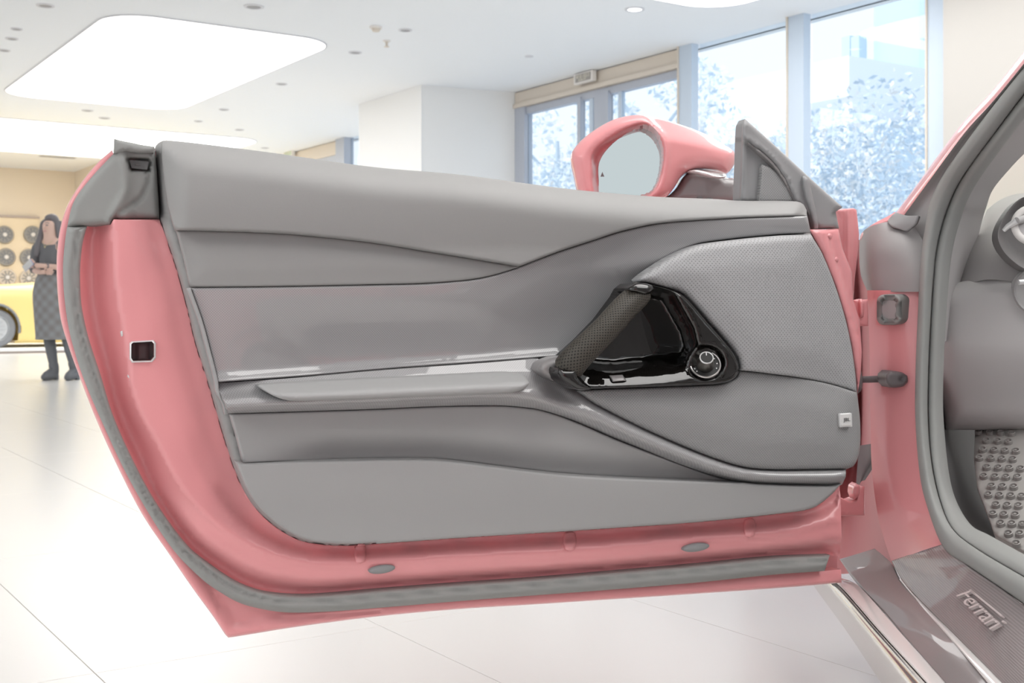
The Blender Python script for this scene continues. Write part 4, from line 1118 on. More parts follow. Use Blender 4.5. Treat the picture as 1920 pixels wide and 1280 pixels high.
# rubber socket let into the pillar
def ringpatch(name, x0, x1, y0, y1, r, n, m, parent, plane, **k):
    c = []
    for sx, sy, a0 in ((1, 1, 0), (0, 1, 90), (0, 0, 180), (1, 0, 270)):
        cx = x1 - r if sx else x0 + r; cy = y1 - r if sy else y0 + r
        for q in range(6):
            a = math.radians(a0 + 18 * q); c.append((cx + r * math.cos(a), cy + r * math.sin(a)))
    return patch(name, np.array(c), n, M[m], parent, plane=plane, **k)
PP = Plane.three(at(1640, 580, 1.966), at(1700, 580, 1.925), at(1660, 640, 1.955))
ringpatch('pillar_socket', 1644, 1691, 552, 609, 13, lambda P, d: 0.012 + 0.008 * rnd(d, 7) - 0.016 * sm((d - 6) / 5), 'rubber', pillar, PP, grid=3.5, rings=(1, 3, 6, 8, 10), back=0.03)
ringpatch('socket_well', 1654, 1680, 563, 599, 6, lambda P, d: 0.006 + 0 * d, 'cabin_dark', pillar, PP, grid=6, rings=(), back=0.003)
cp('pillar_cover', [
    [(1612, 447, 2.12), (1611, 475, 2.12), (1614, 515, 2.10), (1627, 547, 2.06)],
    [(1621, 431, 2.07), (1628, 470, 2.02), (1632, 510, 2.0), (1640, 547, 1.985)],
    [(1645, 420, 2.03), (1660, 465, 1.97), (1668, 505, 1.955), (1676, 547, 1.945)],
    [(1672, 416, 2.02), (1697, 455, 1.95), (1708, 500, 1.925), (1711, 547, 1.92)],
    [(1716, 424, 2.0), (1738, 470, 1.945), (1738, 505, 1.92), (1738, 547, 1.915)]], 'cover', nu=24, nv=24)
cp('cowl_edge', [
    [(1611, 446, 2.11), (1618, 434, 2.08), (1640, 418, 2.05), (1665, 405, 2.04), (1678, 397, 2.04)],
    [(1613, 450, 2.10), (1621, 438, 2.07), (1644, 423, 2.04), (1672, 411, 2.03), (1686, 404, 2.03)]], 'red', nu=4, nv=24, thick=0.01)
cp('cowl_seal', [
    [(1664, 414, 2.02), (1672, 404, 2.02), (1680, 398, 2.02)],
    [(1672, 424, 1.99), (1690, 414, 1.98), (1700, 404, 1.98)],
    [(1700, 434, 1.97), (1716, 420, 1.96), (1722, 404, 1.96)]], 'plastic', nu=10, nv=10, thick=0.006)
# recess between door and pillar, its shade put into a darker body red
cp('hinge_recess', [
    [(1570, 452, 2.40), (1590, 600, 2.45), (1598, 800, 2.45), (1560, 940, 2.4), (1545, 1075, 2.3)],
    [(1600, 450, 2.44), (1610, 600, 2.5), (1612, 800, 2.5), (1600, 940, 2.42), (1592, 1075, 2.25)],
    [(1634, 448, 2.20), (1646, 600, 2.12), (1646, 800, 2.12), (1656, 940, 2.07), (1692, 1062, 1.99)]], 'red_shaded', nu=14, nv=24)
ft = patch('fender_tab', join(lnres([(1566, 394), (1571, 392), (1600, 390), (1606, 393), (1611, 440), (1608, 480), (1603, 520), (1600, 562), (1584, 562), (1582, 515), (1575, 468), (1570, 440)], 6)), lambda P, d: 0.004 * rnd(d, 4) + 0.012 * np.exp(-((P[:, 0] - 1591) / 6) ** 2), M['red'], car, plane=Plane(at(1590, 430, 2.0), D_N, D_U), grid=5, back=0.03)
HPn = Plane(at(1610, 580, 1.955), (0.1, -1, 0), (1, 0, 0))
hinge = patch('door_hinge', join(lnres([(1598, 562), (1627, 561), (1628, 611), (1600, 611)], 5)), lambda P, d: 0.004 * rnd(d, 3), M['red'], car, plane=HPn, grid=5, rings=(1, 2.5), back=0.03)
patch('hinge_knuckle', crom([(1579, 545), (1581, 539), (1592, 538), (1597, 544), (1599, 600), (1590, 602), (1582, 575)], True), lambda P, d: 0.010 + 0.012 * rnd(d, 8), M['red'], hinge, plane=HPn, grid=4, rings=(1, 2.5, 5), back=0.04)
patch('hinge_pin', crom([(1611, 562), (1615, 560), (1618, 562), (1619, 594), (1613, 595)], True), lambda P, d: 0.006 + 0.010 * rnd(d, 4), M['red'], hinge, plane=HPn, grid=3, rings=(1, 2), back=0.02)
HP2 = Plane(at(1600, 940, 1.96), (0.1, -1, 0), (1, 0, 0))
h2 = patch('door_hinge', join(lnres([(1571, 930), (1594, 940), (1606, 936), (1611, 910), (1621, 912), (1621, 966), (1575, 967), (1572, 950)], 5)), lambda P, d: 0.005 * rnd(d, 3), M['red'], car, plane=HP2, grid=5, rings=(1, 2.5), back=0.03)
patch('hinge_pin', crom([(1600, 911), (1606, 906), (1612, 911), (1610, 930), (1602, 936), (1598, 925)], True), lambda P, d: 0.004 + 0.010 * rnd(d, 4), M['red'], h2, plane=HP2, grid=3, rings=(1, 2), back=0.02)
strap = tube('check_strap', [at(1600, 712, 1.97), at(1630, 711, 1.965), at(1664, 710, 1.955)], 0.0055, M['strap'], car, 10)
SPn = Plane(at(1680, 711, 1.925), (0.1, -1, 0), (1, 0, 0))
patch('strap_bracket', crom([(1660, 702), (1668, 695), (1692, 698), (1701, 704), (1702, 716), (1694, 724), (1668, 726), (1661, 718)], True), lambda P, d: 0.012 * rnd(d, 5) - 0.006 * (np.hypot(P[:, 0] - 1692, P[:, 1] - 711) < 4), M['strap'], strap, plane=SPn, grid=4, rings=(1, 2.5), back=0.03)
patch('strap_grommet', crom([(1606, 696), (1612, 690), (1617, 705), (1616, 730), (1609, 738), (1605, 720)], True), lambda P, d: 0.014 * rnd(d, 5), M['strap'], strap, plane=Plane(at(1611, 712, 1.94), D_N, D_U), grid=3, rings=(1, 2.5), back=0.03)
cp('cable_boot', [
    [(1604, 935, 1.99), (1607, 880, 2.0), (1612, 835, 2.02)],
    [(1613, 905, 1.98), (1628, 870, 1.99), (1645, 830, 2.02)],
    [(1622, 900, 2.0), (1640, 870, 2.02), (1652, 830, 2.05)]], 'strap', nu=8, nv=10)

# rubber bead round the door opening, in two rolls
S0 = [(1965, 62, 1.58), (1930, 110, 1.62), (1850, 214, 1.73), (1775, 317, 1.87), (1745, 375, 1.92), (1732, 440, 1.92), (1725, 500, 1.905), (1721, 586, 1.895), (1717, 680, 1.885), (1716, 780, 1.87), (1724, 885, 1.84), (1738, 948, 1.80), (1769, 1026, 1.72), (1820, 1064, 1.60), (1925, 1137, 1.42), (1980, 1178, 1.34)]
S1 = [(1985, 96, 1.58), (1948, 140, 1.62), (1872, 240, 1.73), (1803, 335, 1.87), (1774, 398, 1.92), (1757, 460, 1.92), (1750, 520, 1.905), (1745, 600, 1.895), (1741, 690, 1.885), (1740, 780, 1.87), (1746, 862, 1.84), (1761, 934, 1.80), (1785, 990, 1.72), (1832, 1029, 1.60), (1930, 1087, 1.42), (1985, 1122, 1.34)]
S2 = [(2000, 120, 1.60), (1965, 165, 1.64), (1890, 262, 1.75), (1826, 352, 1.89), (1800, 415, 1.94), (1785, 475, 1.94), (1778, 540, 1.925), (1773, 615, 1.915), (1769, 700, 1.905), (1769, 780, 1.89), (1778, 878, 1.86), (1792, 936, 1.82), (1820, 983, 1.74), (1857, 1004, 1.64), (1935, 1047, 1.48), (1990, 1078, 1.40)]
def mid(A, B, f, dd): return [(a[0] + (b[0] - a[0]) * f, a[1] + (b[1] - a[1]) * f, a[2] + (b[2] - a[2]) * f - dd) for a, b in zip(A, B)]
cp('opening_seal', [[(x, y, d + 0.03) for x, y, d in S0], mid(S0, S1, 0.08, 0.002), mid(S0, S1, 0.5, 0.016), mid(S0, S1, 0.92, 0.002), [(x, y, d + 0.012) for x, y, d in S1]], 'rubber', nu=16, nv=100)
cp('seal_lip', [[(x, y, d + 0.014) for x, y, d in S1], mid(S1, S2, 0.1, 0.0), mid(S1, S2, 0.5, 0.012), mid(S1, S2, 0.92, 0.0), [(x, y, d + 0.03) for x, y, d in S2]], 'rubber', nu=16, nv=100)

# windscreen pillar: red edge, dark gap trim
PA = [(1676, 410, 2.05), (1690, 391, 2.04), (1740, 324, 1.95), (1800, 242, 1.84), (1860, 176, 1.74), (1930, 90, 1.63), (1960, 52, 1.58)]
PB = [(1684, 418, 2.02), (1699, 398, 2.01), (1748, 331, 1.92), (1808, 250, 1.81), (1867, 184, 1.71), (1936, 99, 1.60), (1966, 60, 1.55)]
PC = [(1738, 468, 1.98), (1752, 425, 1.97), (1788, 352, 1.93), (1842, 264, 1.82), (1896, 204, 1.73), (1960, 122, 1.63), (1990, 84, 1.58)]
apil = cp('windscreen_pillar', [[(x - 3, y - 2, d + 0.03) for x, y, d in PA], PA, mid(PA, PB, 0.5, 0.006), PB], 'red', nu=8, nv=50)
loft('pillar_gap_trim', [PB, mid(PB, PC, 0.3, -0.012), mid(PB, PC, 0.6, 0.0), PC], M['cabin_dark'], apil, nu=10, nv=50)
PE = [(1800, 640, 2.16), (1818, 520, 2.14), (1838, 428, 2.10), (1850, 386, 2.06), (1862, 355, 2.02), (1892, 318, 1.96), (1925, 284, 1.90), (1990, 226, 1.80)]
PD = [(1752, 640, 1.95), (1760, 540, 1.96), (1782, 412, 1.97), (1794, 385, 1.95), (1808, 348, 1.92), (1842, 296, 1.85), (1878, 246, 1.78), (1967, 134, 1.65)]
loft('pillar_trim', [PD, mid(PD, PE, 0.3, 0.02), mid(PD, PE, 0.7, 0.012), PE], M['cabin'], apil, nu=16, nv=50)
# windscreen glass beyond the pillar
wsn = loft('windscreen', [[(1690, 392, 2.12), (1760, 290, 2.02), (1940, 80, 1.75)], [(1800, 400, 2.4), (1860, 300, 2.3), (2000, 80, 2.0)], [(2000, 396, 2.7), (2040, 300, 2.6), (2200, 80, 2.3)]], M['windscreen'], car, nu=10, nv=12)

# dashboard end, binnacle, wheel, vent
dash = cp('dashboard', [
    [(1790, 540, 2.10), (1806, 470, 2.12), (1838, 420, 2.16), (1850, 394, 2.2)],
    [(1806, 536, 2.06), (1830, 470, 2.08), (1856, 405, 2.12), (1868, 379, 2.18)],
    [(1850, 524, 2.03), (1862, 470, 2.05), (1882, 395, 2.10), (1890, 368, 2.16)],
    [(1905, 528, 2.03), (1910, 470, 2.04), (1915, 395, 2.08), (1918, 362, 2.14)],
    [(1960, 534, 2.03), (1965, 470, 2.04), (1972, 395, 2.08), (1978, 358, 2.14)]], 'cover', nu=24, nv=24)
BN = Plane(at(1920, 430, 1.99), (-0.15, -1, 0.05), (1, 0, 0))
patch('binnacle', crom([(1925, 368), (1905, 378), (1888, 398), (1874, 424), (1871, 445), (1880, 468), (1898, 488), (1925, 505), (1965, 510), (1990, 440), (1970, 375)], True), lambda P, d: 0.004 - 0.03 * sm(d / 14), M['seat'], dash, plane=BN, grid=6, back=0.04)
patch('lower_dash', join(crom([(1756, 536), (1790, 531), (1820, 524), (1862, 518), (1900, 523), (1985, 536)]), lnres([(1985, 536), (1990, 806), (1775, 806), (1756, 700), (1756, 560)], 14)), lambda P, d: -0.07 + 0.045 * rnd(d, 40) - 0.05 * sm((P[:, 1] - 640) / 160) , M['cabin'], dash, plane=BN, grid=10, back=0.03)
wheel_c = at(1942, 420, 1.90); whn = np.array([-0.25, -0.93, 0.3])
me_ = lathe_mesh([(0.030 + 0.006 * math.cos(a), 0.006 * math.sin(a)) for a in np.linspace(0, 2 * math.pi, 13)], 40, False)
for p_ in me_.polygons: p_.use_smooth = True
pod = link('instrument_pod', me_, M['hub'], car); aim(pod, at(1940, 422, 1.93), whn)
pod.matrix_parent_inverse = Matrix.Translation(-Vector(car_loc))
link('pod_face', lathe_mesh([(0, 0.001), (0.028, 0.001), (0.028, -0.004), (0, -0.004)], 32), M['cabin'], pod)
tube('column_stalk', [at(1882, 432, 1.94), at(1890, 424, 1.935), at(1906, 414, 1.925)], [0.0035, 0.0045, 0.0055], M['badge_edge'], car, 10)
tube('stalk_arm', [at(1906, 414, 1.925), at(1950, 402, 1.95)], [0.006, 0.006], M['cabin_dark'], car, 10)
vt = link('air_vent', lathe_mesh([(0.0, 0.0), (0.036, 0.0), (0.040, 0.004), (0.042, -0.02), (0, -0.02)], 32), M['cabin_dark'], car); aim(vt, at(1948, 545, 2.0), np.array([-0.2, -1, 0.1]))
vt.matrix_parent_inverse = Matrix.Translation(-Vector(car_loc))
tube('vent_vane', [at(1910, 529, 1.975), at(1955, 525, 1.975)], 0.0045, M['badge_edge'], car, 8)

# footwell
cp('footwell_wall', [
    [(1750, 600, 2.06), (1752, 780, 2.04), (1762, 880, 2.0), (1790, 960, 1.95), (1850, 1010, 1.85)],
    [(1800, 620, 2.3), (1808, 780, 2.26), (1820, 880, 2.2), (1840, 960, 2.1), (1880, 1015, 1.98)],
    [(1900, 640, 2.6), (1900, 780, 2.5), (1900, 880, 2.35), (1905, 960, 2.2), (1930, 1040, 2.0)],
    [(2050, 640, 2.6), (2050, 780, 2.5), (2050, 880, 2.35), (2050, 960, 2.2), (2050, 1060, 2.0)]], 'carpet', nu=16, nv=24)
FP = Plane.three(at(1840, 800, 2.12), at(1860, 1000, 1.86), at(1918, 820, 2.06))
foot = patch('footrest', join(lnres([(1829, 790), (1846, 782), (1900, 786), (1990, 795), (1990, 1075), (1925, 1038), (1866, 1004), (1850, 960), (1832, 913), (1826, 858)], 8)), lambda P, d: 0.003 * rnd(d, 3), M['footplate'], car, plane=FP, grid=9, rings=(1.5,), back=0.006)
stud_crop = [(925, 42), (1030, 45), (978, 40), (910, 82), (962, 85), (1015, 87), (1068, 90), (945, 125), (1000, 127), (1052, 130), (928, 168), (983, 170), (1035, 173), (1088, 175), (912, 208), (967, 210), (1020, 212), (1073, 215), (948, 253), (1003, 255), (1056, 257), (1110, 260), (933, 296), (987, 298), (1040, 300), (1095, 300), (970, 343), (1023, 345), (1078, 347), (1124, 348), (955, 385), (1008, 388), (1063, 390), (1115, 392), (992, 433), (1046, 436), (1100, 438), (977, 477), (1030, 480), (1085, 482), (1015, 523), (1068, 525), (1120, 527), (1052, 572), (1106, 573), (1090, 620)]
stud_me = shade_auto(lathe_mesh([(0.0, 0.006), (0.0022, 0.006), (0.0028, 0.0035), (0.0042, 0.0035), (0.0052, 0.0065), (0.0062, 0.006), (0.0068, 0.0)], 14))
stud_me.materials.append(M['stud'])
for sx, sy in stud_crop:
    px, py = 1480 + sx / 2.56, 780 + sy / 2.56
    if px > 1919: continue
    o = link('stud', stud_me, None, foot); w = FP.map([(px, py)], 0.003)[0]; aim(o, w, FP.n)

# sill: ribbed tread plate, raised script, polished edge, carbon outer sill, pale rocker
sp_l = [(1671, 1051, 1.93), (1690, 1085, 1.84), (1712, 1112, 1.76), (1790, 1190, 1.53), (1879, 1280, 1.33), (1935, 1338, 1.23)]
sp_r = [(1772, 1017, 1.77), (1795, 1043, 1.68), (1822, 1066, 1.60), (1870, 1098, 1.51), (1925, 1138, 1.42), (1985, 1182, 1.34)]
cp('sill_plate', [sp_l, mid(sp_l, sp_r, 0.33, 0.006), mid(sp_l, sp_r, 0.66, 0.006), sp_r], 'sill', nu=24, nv=60, thick=0.02)
TP = Plane.three(at(1797, 1118, 1.562), at(1859, 1182, 1.432), at(1824.7, 1108, 1.56))
TP = Plane.three(np.array(at(*mid(sp_l, sp_r, 0.3, 0.012)[3])), np.array(at(*mid(sp_l, sp_r, 0.3, 0.012)[4])), np.array(at(*mid(sp_l, sp_r, 0.7, 0.012)[3])))
script = text_on('sill_lettering', 'Ferrari', [(1797, 1119), (1861, 1184), (1891, 1167), (1826, 1109)], TP, 0.0, 0.004, M['script'], car)
sill_bar = text_on('sill_lettering_bar', '—', [(1821, 1109), (1882, 1159), (1885, 1157), (1825, 1107.5)], TP, 0.0, 0.004, M['script'], car)
se_l = [(1686, 1086, 1.845), (1708, 1112, 1.762), (1735, 1141, 1.665), (1775, 1186, 1.538), (1853, 1280, 1.345), (1905, 1342, 1.235)]
se_r = [(1688, 1083, 1.845), (1711, 1111, 1.762), (1750, 1150, 1.645), (1796, 1195, 1.517), (1880, 1280, 1.33), (1937, 1339, 1.23)]
cp('sill_edge', [se_l, mid(se_l, se_r, 0.5, 0.002), se_r], 'white_gloss', nu=6, nv=40, thick=0.006)
ob = [(1640, 1028, 2.02), (1672, 1056, 1.935), (1690, 1088, 1.85), (1738, 1143, 1.665), (1778, 1188, 1.54), (1858, 1282, 1.35), (1912, 1344, 1.24)]
oc = [(1574, 1048, 2.06), (1590, 1070, 1.99), (1622, 1108, 1.86), (1660, 1150, 1.735), (1700, 1197, 1.60), (1773, 1280, 1.42), (1825, 1340, 1.31)]
cp('outer_sill', [ob, mid(ob, oc, 0.4, 0.006), mid(ob, oc, 0.75, 0.004), oc], 'sill_weave', nu=16, nv=50, thick=0.01)
rg = [(1545, 1080, 2.0), (1578, 1100, 1.90), (1650, 1182, 1.645), (1739, 1280, 1.415), (1792, 1340, 1.30)]
ru = [(1580, 1084, 1.98), (1612, 1100, 1.885), (1685, 1182, 1.64), (1771, 1280, 1.42), (1823, 1340, 1.31)]
rl = [(1488, 1040, 2.35), (1527, 1100, 2.18), (1588, 1184, 1.93), (1652, 1280, 1.70), (1695, 1340, 1.57)]
rock = cp('rocker_panel', [ru, mid(ru, rg, 0.5, 0.004), rg, [(x - 1, y + 1, d + 0.02) for x, y, d in rg]], 'white_gloss', nu=10, nv=40)
loft('rocker_groove', [[(x + 2, y - 2, d + 0.022) for x, y, d in rg], [(x - 6, y + 5, d + 0.022) for x, y, d in rg]], M['ink'], rock, nu=3, nv=40)
loft('rocker_lower', [[(x - 3, y + 2, d + 0.02) for x, y, d in rg], [(x - 3, y + 2, d + 0.002) for x, y, d in rg], mid(rg, rl, 0.16, 0.004), mid(rg, rl, 0.5, 0.05), rl], M['rocker_metal'], rock, nu=16, nv=40)
# front wing running on beyond the hinge, seen only past the door
W3 = lambda x, y, z: (x, y, z)
loft('front_fender', [[(0.50, 2.62, 0.24), (0.55, 2.62, 0.5), (0.60, 2.62, 0.70), (0.72, 2.62, 0.75)], [(0.56, 2.9, 0.30), (0.56, 2.9, 0.55), (0.64, 2.9, 0.72), (0.85, 2.9, 0.77)], [(0.66, 3.3, 0.62), (0.66, 3.3, 0.66), (0.74, 3.3, 0.73), (0.95, 3.3, 0.77)], [(0.80, 4.0, 0.25), (0.80, 4.0, 0.5), (0.86, 3.98, 0.60), (1.1, 3.95, 0.64)]], M['red'], car, world=True, nu=24, nv=16, thick=0.01)
loft('bonnet', [[(0.72, 2.62, 0.75), (1.1, 2.62, 0.78), (1.6, 2.62, 0.76)], [(0.85, 2.9, 0.77), (1.2, 2.9, 0.80), (1.7, 2.9, 0.77)], [(0.95, 3.3, 0.77), (1.3, 3.3, 0.78), (1.8, 3.3, 0.76)], [(1.1, 3.95, 0.64), (1.4, 3.95, 0.65), (1.8, 3.95, 0.63)]], M['red'], car, world=True, nu=16, nv=12, thick=0.01)

# the rest of the body side and the cabin behind the opening: out of the frame, but mirrored in the lacquer
lw = lambda name, cols, m, par=car, nu=20, nv=20, th=0.01: loft(name, cols, M[m], par, world=True, nu=nu, nv=nv, thick=th)
lw('rear_quarter', [[(0.47, 0.70, 0.22), (0.41, 0.70, 0.5), (0.44, 0.70, 0.80), (0.62, 0.70, 0.94)],
                    [(0.43, 0.3, 0.22), (0.36, 0.3, 0.5), (0.40, 0.3, 0.84), (0.60, 0.3, 0.96)],
                    [(0.36, -0.4, 0.66), (0.30, -0.4, 0.70), (0.36, -0.4, 0.88), (0.56, -0.4, 0.97)],
                    [(0.32, -1.3, 0.26), (0.30, -1.3, 0.5), (0.38, -1.3, 0.86), (0.6, -1.3, 0.93)]], 'red')
lw('closing_pillar', [[(0.47, 0.71, 0.24), (0.43, 0.71, 0.5), (0.46, 0.71, 0.8), (0.60, 0.69, 0.95)],
                      [(0.62, 0.74, 0.28), (0.60, 0.74, 0.5), (0.62, 0.72, 0.8), (0.70, 0.68, 1.0)]], 'red', nu=6)
seat = lw('driver_seat', [[(0.78, 1.35, 0.34), (0.78, 0.95, 0.36), (0.78, 0.62, 0.42), (0.78, 0.48, 0.8), (0.80, 0.36, 1.02)],
                   [(0.84, 1.38, 0.42), (0.84, 0.95, 0.42), (0.84, 0.70, 0.48), (0.84, 0.55, 0.82), (0.86, 0.42, 1.08)],
                   [(1.02, 1.40, 0.40), (1.02, 0.95, 0.36), (1.02, 0.64, 0.44), (1.02, 0.48, 0.84), (1.02, 0.38, 1.14)],
                   [(1.20, 1.38, 0.42), (1.20, 0.95, 0.42), (1.20, 0.70, 0.48), (1.20, 0.55, 0.82), (1.18, 0.42, 1.08)],
                   [(1.26, 1.35, 0.34), (1.26, 0.95, 0.36), (1.26, 0.62, 0.42), (1.26, 0.48, 0.8), (1.24, 0.36, 1.02)]], 'seat', th=0.06)
lw('seat_base', [[(0.80, 1.34, 0.14), (0.80, 1.34, 0.34)], [(0.80, 0.6, 0.14), (0.80, 0.6, 0.36)], [(1.24, 0.6, 0.14), (1.24, 0.6, 0.36)]], 'cabin_dark', seat, 12, 4)
lw('cabin_floor', [[(0.66, 0.7, 0.14), (0.66, 2.2, 0.14)], [(1.9, 0.7, 0.14), (1.9, 2.2, 0.14)]], 'cabin_dark', nu=4, nv=4)
lw('far_door_trim', [[(1.95, 0.0, 0.2), (1.95, 2.2, 0.2)], [(1.95, 0.0, 0.85), (1.95, 2.2, 0.82)]], 'cabin_dark', nu=4, nv=4)
lw('rear_bulkhead', [[(0.62, 0.2, 0.2), (1.95, 0.2, 0.2)], [(0.62, 0.1, 0.95), (1.95, 0.1, 0.95)]], 'cabin_dark', nu=4, nv=4)
seat2 = lw('passenger_seat', [[(1.38 + x, y + 0.02, z) for y, z in ((1.35, 0.38), (0.95, 0.38), (0.66, 0.45), (0.5, 0.82), (0.40, 1.08))] for x in (0, 0.16, 0.32, 0.48)], 'seat', th=0.06)
rwh = link('rear_wheel', shade_auto(lathe_mesh([(0.24, -0.12), (0.32, -0.13), (0.345, -0.1), (0.345, 0.1), (0.32, 0.12), (0.245, 0.11)], 40, False)), M['tyre'], car); aim(rwh, (0.46, -0.42, 0.345), (-1, 0.06, 0))
link('rear_rim', shade_auto(lathe_mesh([(0, 0.06), (0.04, 0.07), (0.05, 0.03), (0.22, 0.05), (0.245, 0.11), (0.25, 0.0), (0, 0)], 40)), M['rim'], rwh)
q_ = link('rear_spokes', spoke_me.copy(), M['rim'], rwh); q_.scale = (1.25, 1.25, 1.2)

# ================================================================== THE YELLOW CAR on its low platform, far left
yd = 19.2
yb = at(-8, 580, yd); yb[2] = 0.064
YU = T2.copy()                                             # its length runs to the right
yr = math.atan2(YU[1], YU[0])
pf = tag(empty('display_platform', (yb[0], yb[1], 0), yr), 'low white platform with a dark edge under the yellow car', 'platform'); LOCAL.add(pf.name)
pb = link('platform_top', box_mesh(7.0, 3.6, 0.03, off=(0.8, 0.9, 0.049)), M['wall_white'], pf)
link('platform_edge', box_mesh(6.96, 3.56, 0.034, off=(0.8, 0.9, 0.017)), M['brown_edge'], pf)
yc = tag(empty('yellow_car', tuple(yb), yr), 'yellow sports car parked behind the woman', 'car'); LOCAL.add(yc.name)
# stations along the length: x, sill height, shoulder height, top height, half width
st = [(-2.3, 0.25, 0.45, 0.55, 0.55), (-2.0, 0.10, 0.62, 0.75, 0.80), (-1.2, 0.07, 0.80, 0.93, 0.92), (-0.5, 0.07, 0.90, 1.00, 0.96), (0.0, 0.07, 0.93, 1.02, 0.97), (0.6, 0.07, 0.92, 1.06, 0.96), (1.2, 0.07, 0.90, 1.13, 0.95), (1.7, 0.07, 0.90, 1.20, 0.95), (2.3, 0.07, 0.90, 1.16, 0.95), (2.9, 0.08, 0.86, 0.98, 0.93), (3.4, 0.14, 0.72, 0.78, 0.82), (3.7, 0.3, 0.5, 0.55, 0.6)]
cols = []
for x, zb, zs, zt, hw in st:
    yc_ = 0.97
    prof = [(yc_ - hw * 0.92, zb), (yc_ - hw, zb + 0.12), (yc_ - hw * 1.0, zs * 0.65), (yc_ - hw * 0.97, zs), (yc_ - hw * 0.7, zt * 0.985), (yc_, zt), (yc_ + hw * 0.7, zt * 0.985), (yc_ + hw * 0.97, zs), (yc_ + hw, zs * 0.65), (yc_ + hw, zb + 0.12), (yc_ + hw * 0.92, zb)]
    cols.append([(x, a, b) for a, b in prof])
body = loft('body', cols, M['yellow'], yc, nu=150, nv=70, world=True)
bm = bmesh.new(); bm.from_mesh(body.data)                   # wheel arches
dele = [f for f in bm.faces if any(math.hypot(f.calc_center_median().x - wx, f.calc_center_median().z - 0.31) < 0.37 for wx in (0.0, 2.65)) and f.calc_center_median().z < 0.8 and abs(f.calc_center_median().y - 0.97) > 0.75]
bmesh.ops.delete(bm, geom=dele, context='FACES'); bm.to_mesh(body.data); bm.free()
tyre_me = lathe_mesh([(0.21, -0.10), (0.29, -0.11), (0.31, -0.09), (0.31, 0.09), (0.29, 0.11), (0.215, 0.10)], 36, False)
rim_me = lathe_mesh([(0.0, 0.07), (0.04, 0.075), (0.05, 0.05), (0.19, 0.06), (0.215, 0.10), (0.22, 0.02), (0, 0.02)], 36)
for wx in (0.0, 2.65):
    for wy, s in ((0.13, 1), (1.81, -1)):
        w = link('tyre', shade_auto(tyre_me.copy()), M['tyre'], yc); w.location = (wx, wy, 0.31); w.rotation_euler = (math.pi / 2 * s, 0, 0)
        r = link('rim', shade_auto(rim_me.copy()), M['rim'], w)
        sp = spoke_me.copy(); q = link('spokes', sp, M['rim'], w); q.location = (0, 0, 0.02)
for a in range(2):
    arch_c = [(0.36 * math.cos(t) + a * 2.65, 0.0, 0.31 + 0.39 * math.sin(t)) for t in np.linspace(-0.2, math.pi + 0.2, 18)]
    tube('arch_lining', arch_c, 0.02, M['tyre'], yc, 6)
loft('side_scoop', [[(0.55, -0.012, 0.79), (1.2, -0.005, 0.80), (1.9, 0.0, 0.82)], [(0.6, -0.02, 0.76), (1.2, -0.035, 0.72), (1.9, -0.02, 0.66)], [(0.75, -0.012, 0.755), (1.2, -0.01, 0.70), (1.9, -0.0, 0.62)]], M['header'], yc, world=True, nu=8, nv=12)
loft('side_window', [[(1.0, 0.03, 0.93), (1.7, 0.02, 0.93), (2.5, 0.03, 0.92)], [(1.25, 0.16, 1.06), (1.7, 0.18, 1.13), (2.3, 0.18, 1.08)]], M['tyre'], yc, world=True, nu=6, nv=12)

# ================================================================== THE WOMAN
WD = 11.6
wloc = at(97, 712, WD); wloc[2] = 0.0
wroot = tag(empty('person', tuple(wloc), math.radians(-14)), 'woman in dark top and plaid skirt standing with folded arms, watching', 'person'); LOCAL.add(wroot.name)

def skin(name, verts, edges, radii, m, parent, root=0, level=2):
    me = bpy.data.meshes.new('mesh'); me.from_pydata(verts, edges, []); me.update()
    o = bpy.data.objects.new(name, me); COL.objects.link(o)
    o.modifiers.new('skin', 'SKIN'); sd = o.modifiers.new('sub', 'SUBSURF'); sd.levels = level; sd.render_levels = level
    if not me.skin_vertices: bpy.context.view_layer.objects.active = o
    for i, r in enumerate(radii):
        r = r if isinstance(r, tuple) else (r, r)
        me.skin_vertices[0].data[i].radius = r
    me.skin_vertices[0].data[root].use_root = True
    dg = bpy.context.evaluated_depsgraph_get(); dg.update()
    m2 = bpy.data.meshes.new_from_object(o.evaluated_get(dg)); bpy.data.objects.remove(o)
    m2.materials.clear()
    for p in m2.polygons: p.use_smooth = True
    return link(name, m2, M[m], parent)

# x: to the picture's right, y: away from the camera, z: up.  Standing about 1.6 m in boots
J = dict(pelvis=(0, 0, 0.88), waist=(0, 0.0, 1.02), chest=(0, 0.0, 1.20), nb=(0, 0.01, 1.335), neck=(-0.005, 0.0, 1.385), head=(-0.012, -0.015, 1.475), crown=(-0.012, 0.0, 1.545),
         sR=(-0.155, 0.0, 1.295), eR=(-0.205, 0.01, 1.06), wR=(-0.01, -0.15, 1.035), hR=(0.06, -0.17, 1.04),
         sL=(0.155, 0.0, 1.295), eL=(0.205, 0.01, 1.075), wL=(0.03, -0.17, 1.095), hL=(-0.06, -0.19, 1.10),
         hipR=(-0.085, 0, 0.84), kR=(-0.035, -0.01, 0.47), aR=(0.015, 0.02, 0.10), tR=(0.0, -0.13, 0.035),
         hipL=(0.085, 0, 0.84), kL=(0.15, 0.0, 0.47), aL=(0.22, 0.05, 0.10), tL=(0.225, -0.09, 0.035))
R = dict(pelvis=(0.135, 0.095), waist=(0.105, 0.08), chest=(0.125, 0.09), nb=0.06, neck=0.044, head=(0.072, 0.088), crown=(0.055, 0.065),
         sR=0.05, eR=0.036, wR=0.024, hR=(0.03, 0.018), sL=0.05, eL=0.036, wL=0.024, hL=(0.03, 0.018),
         hipR=0.085, kR=0.052, aR=0.036, tR=(0.03, 0.022), hipL=0.085, kL=0.052, aL=0.036, tL=(0.03, 0.022))
ks = list(J); ix = {k: i for i, k in enumerate(ks)}
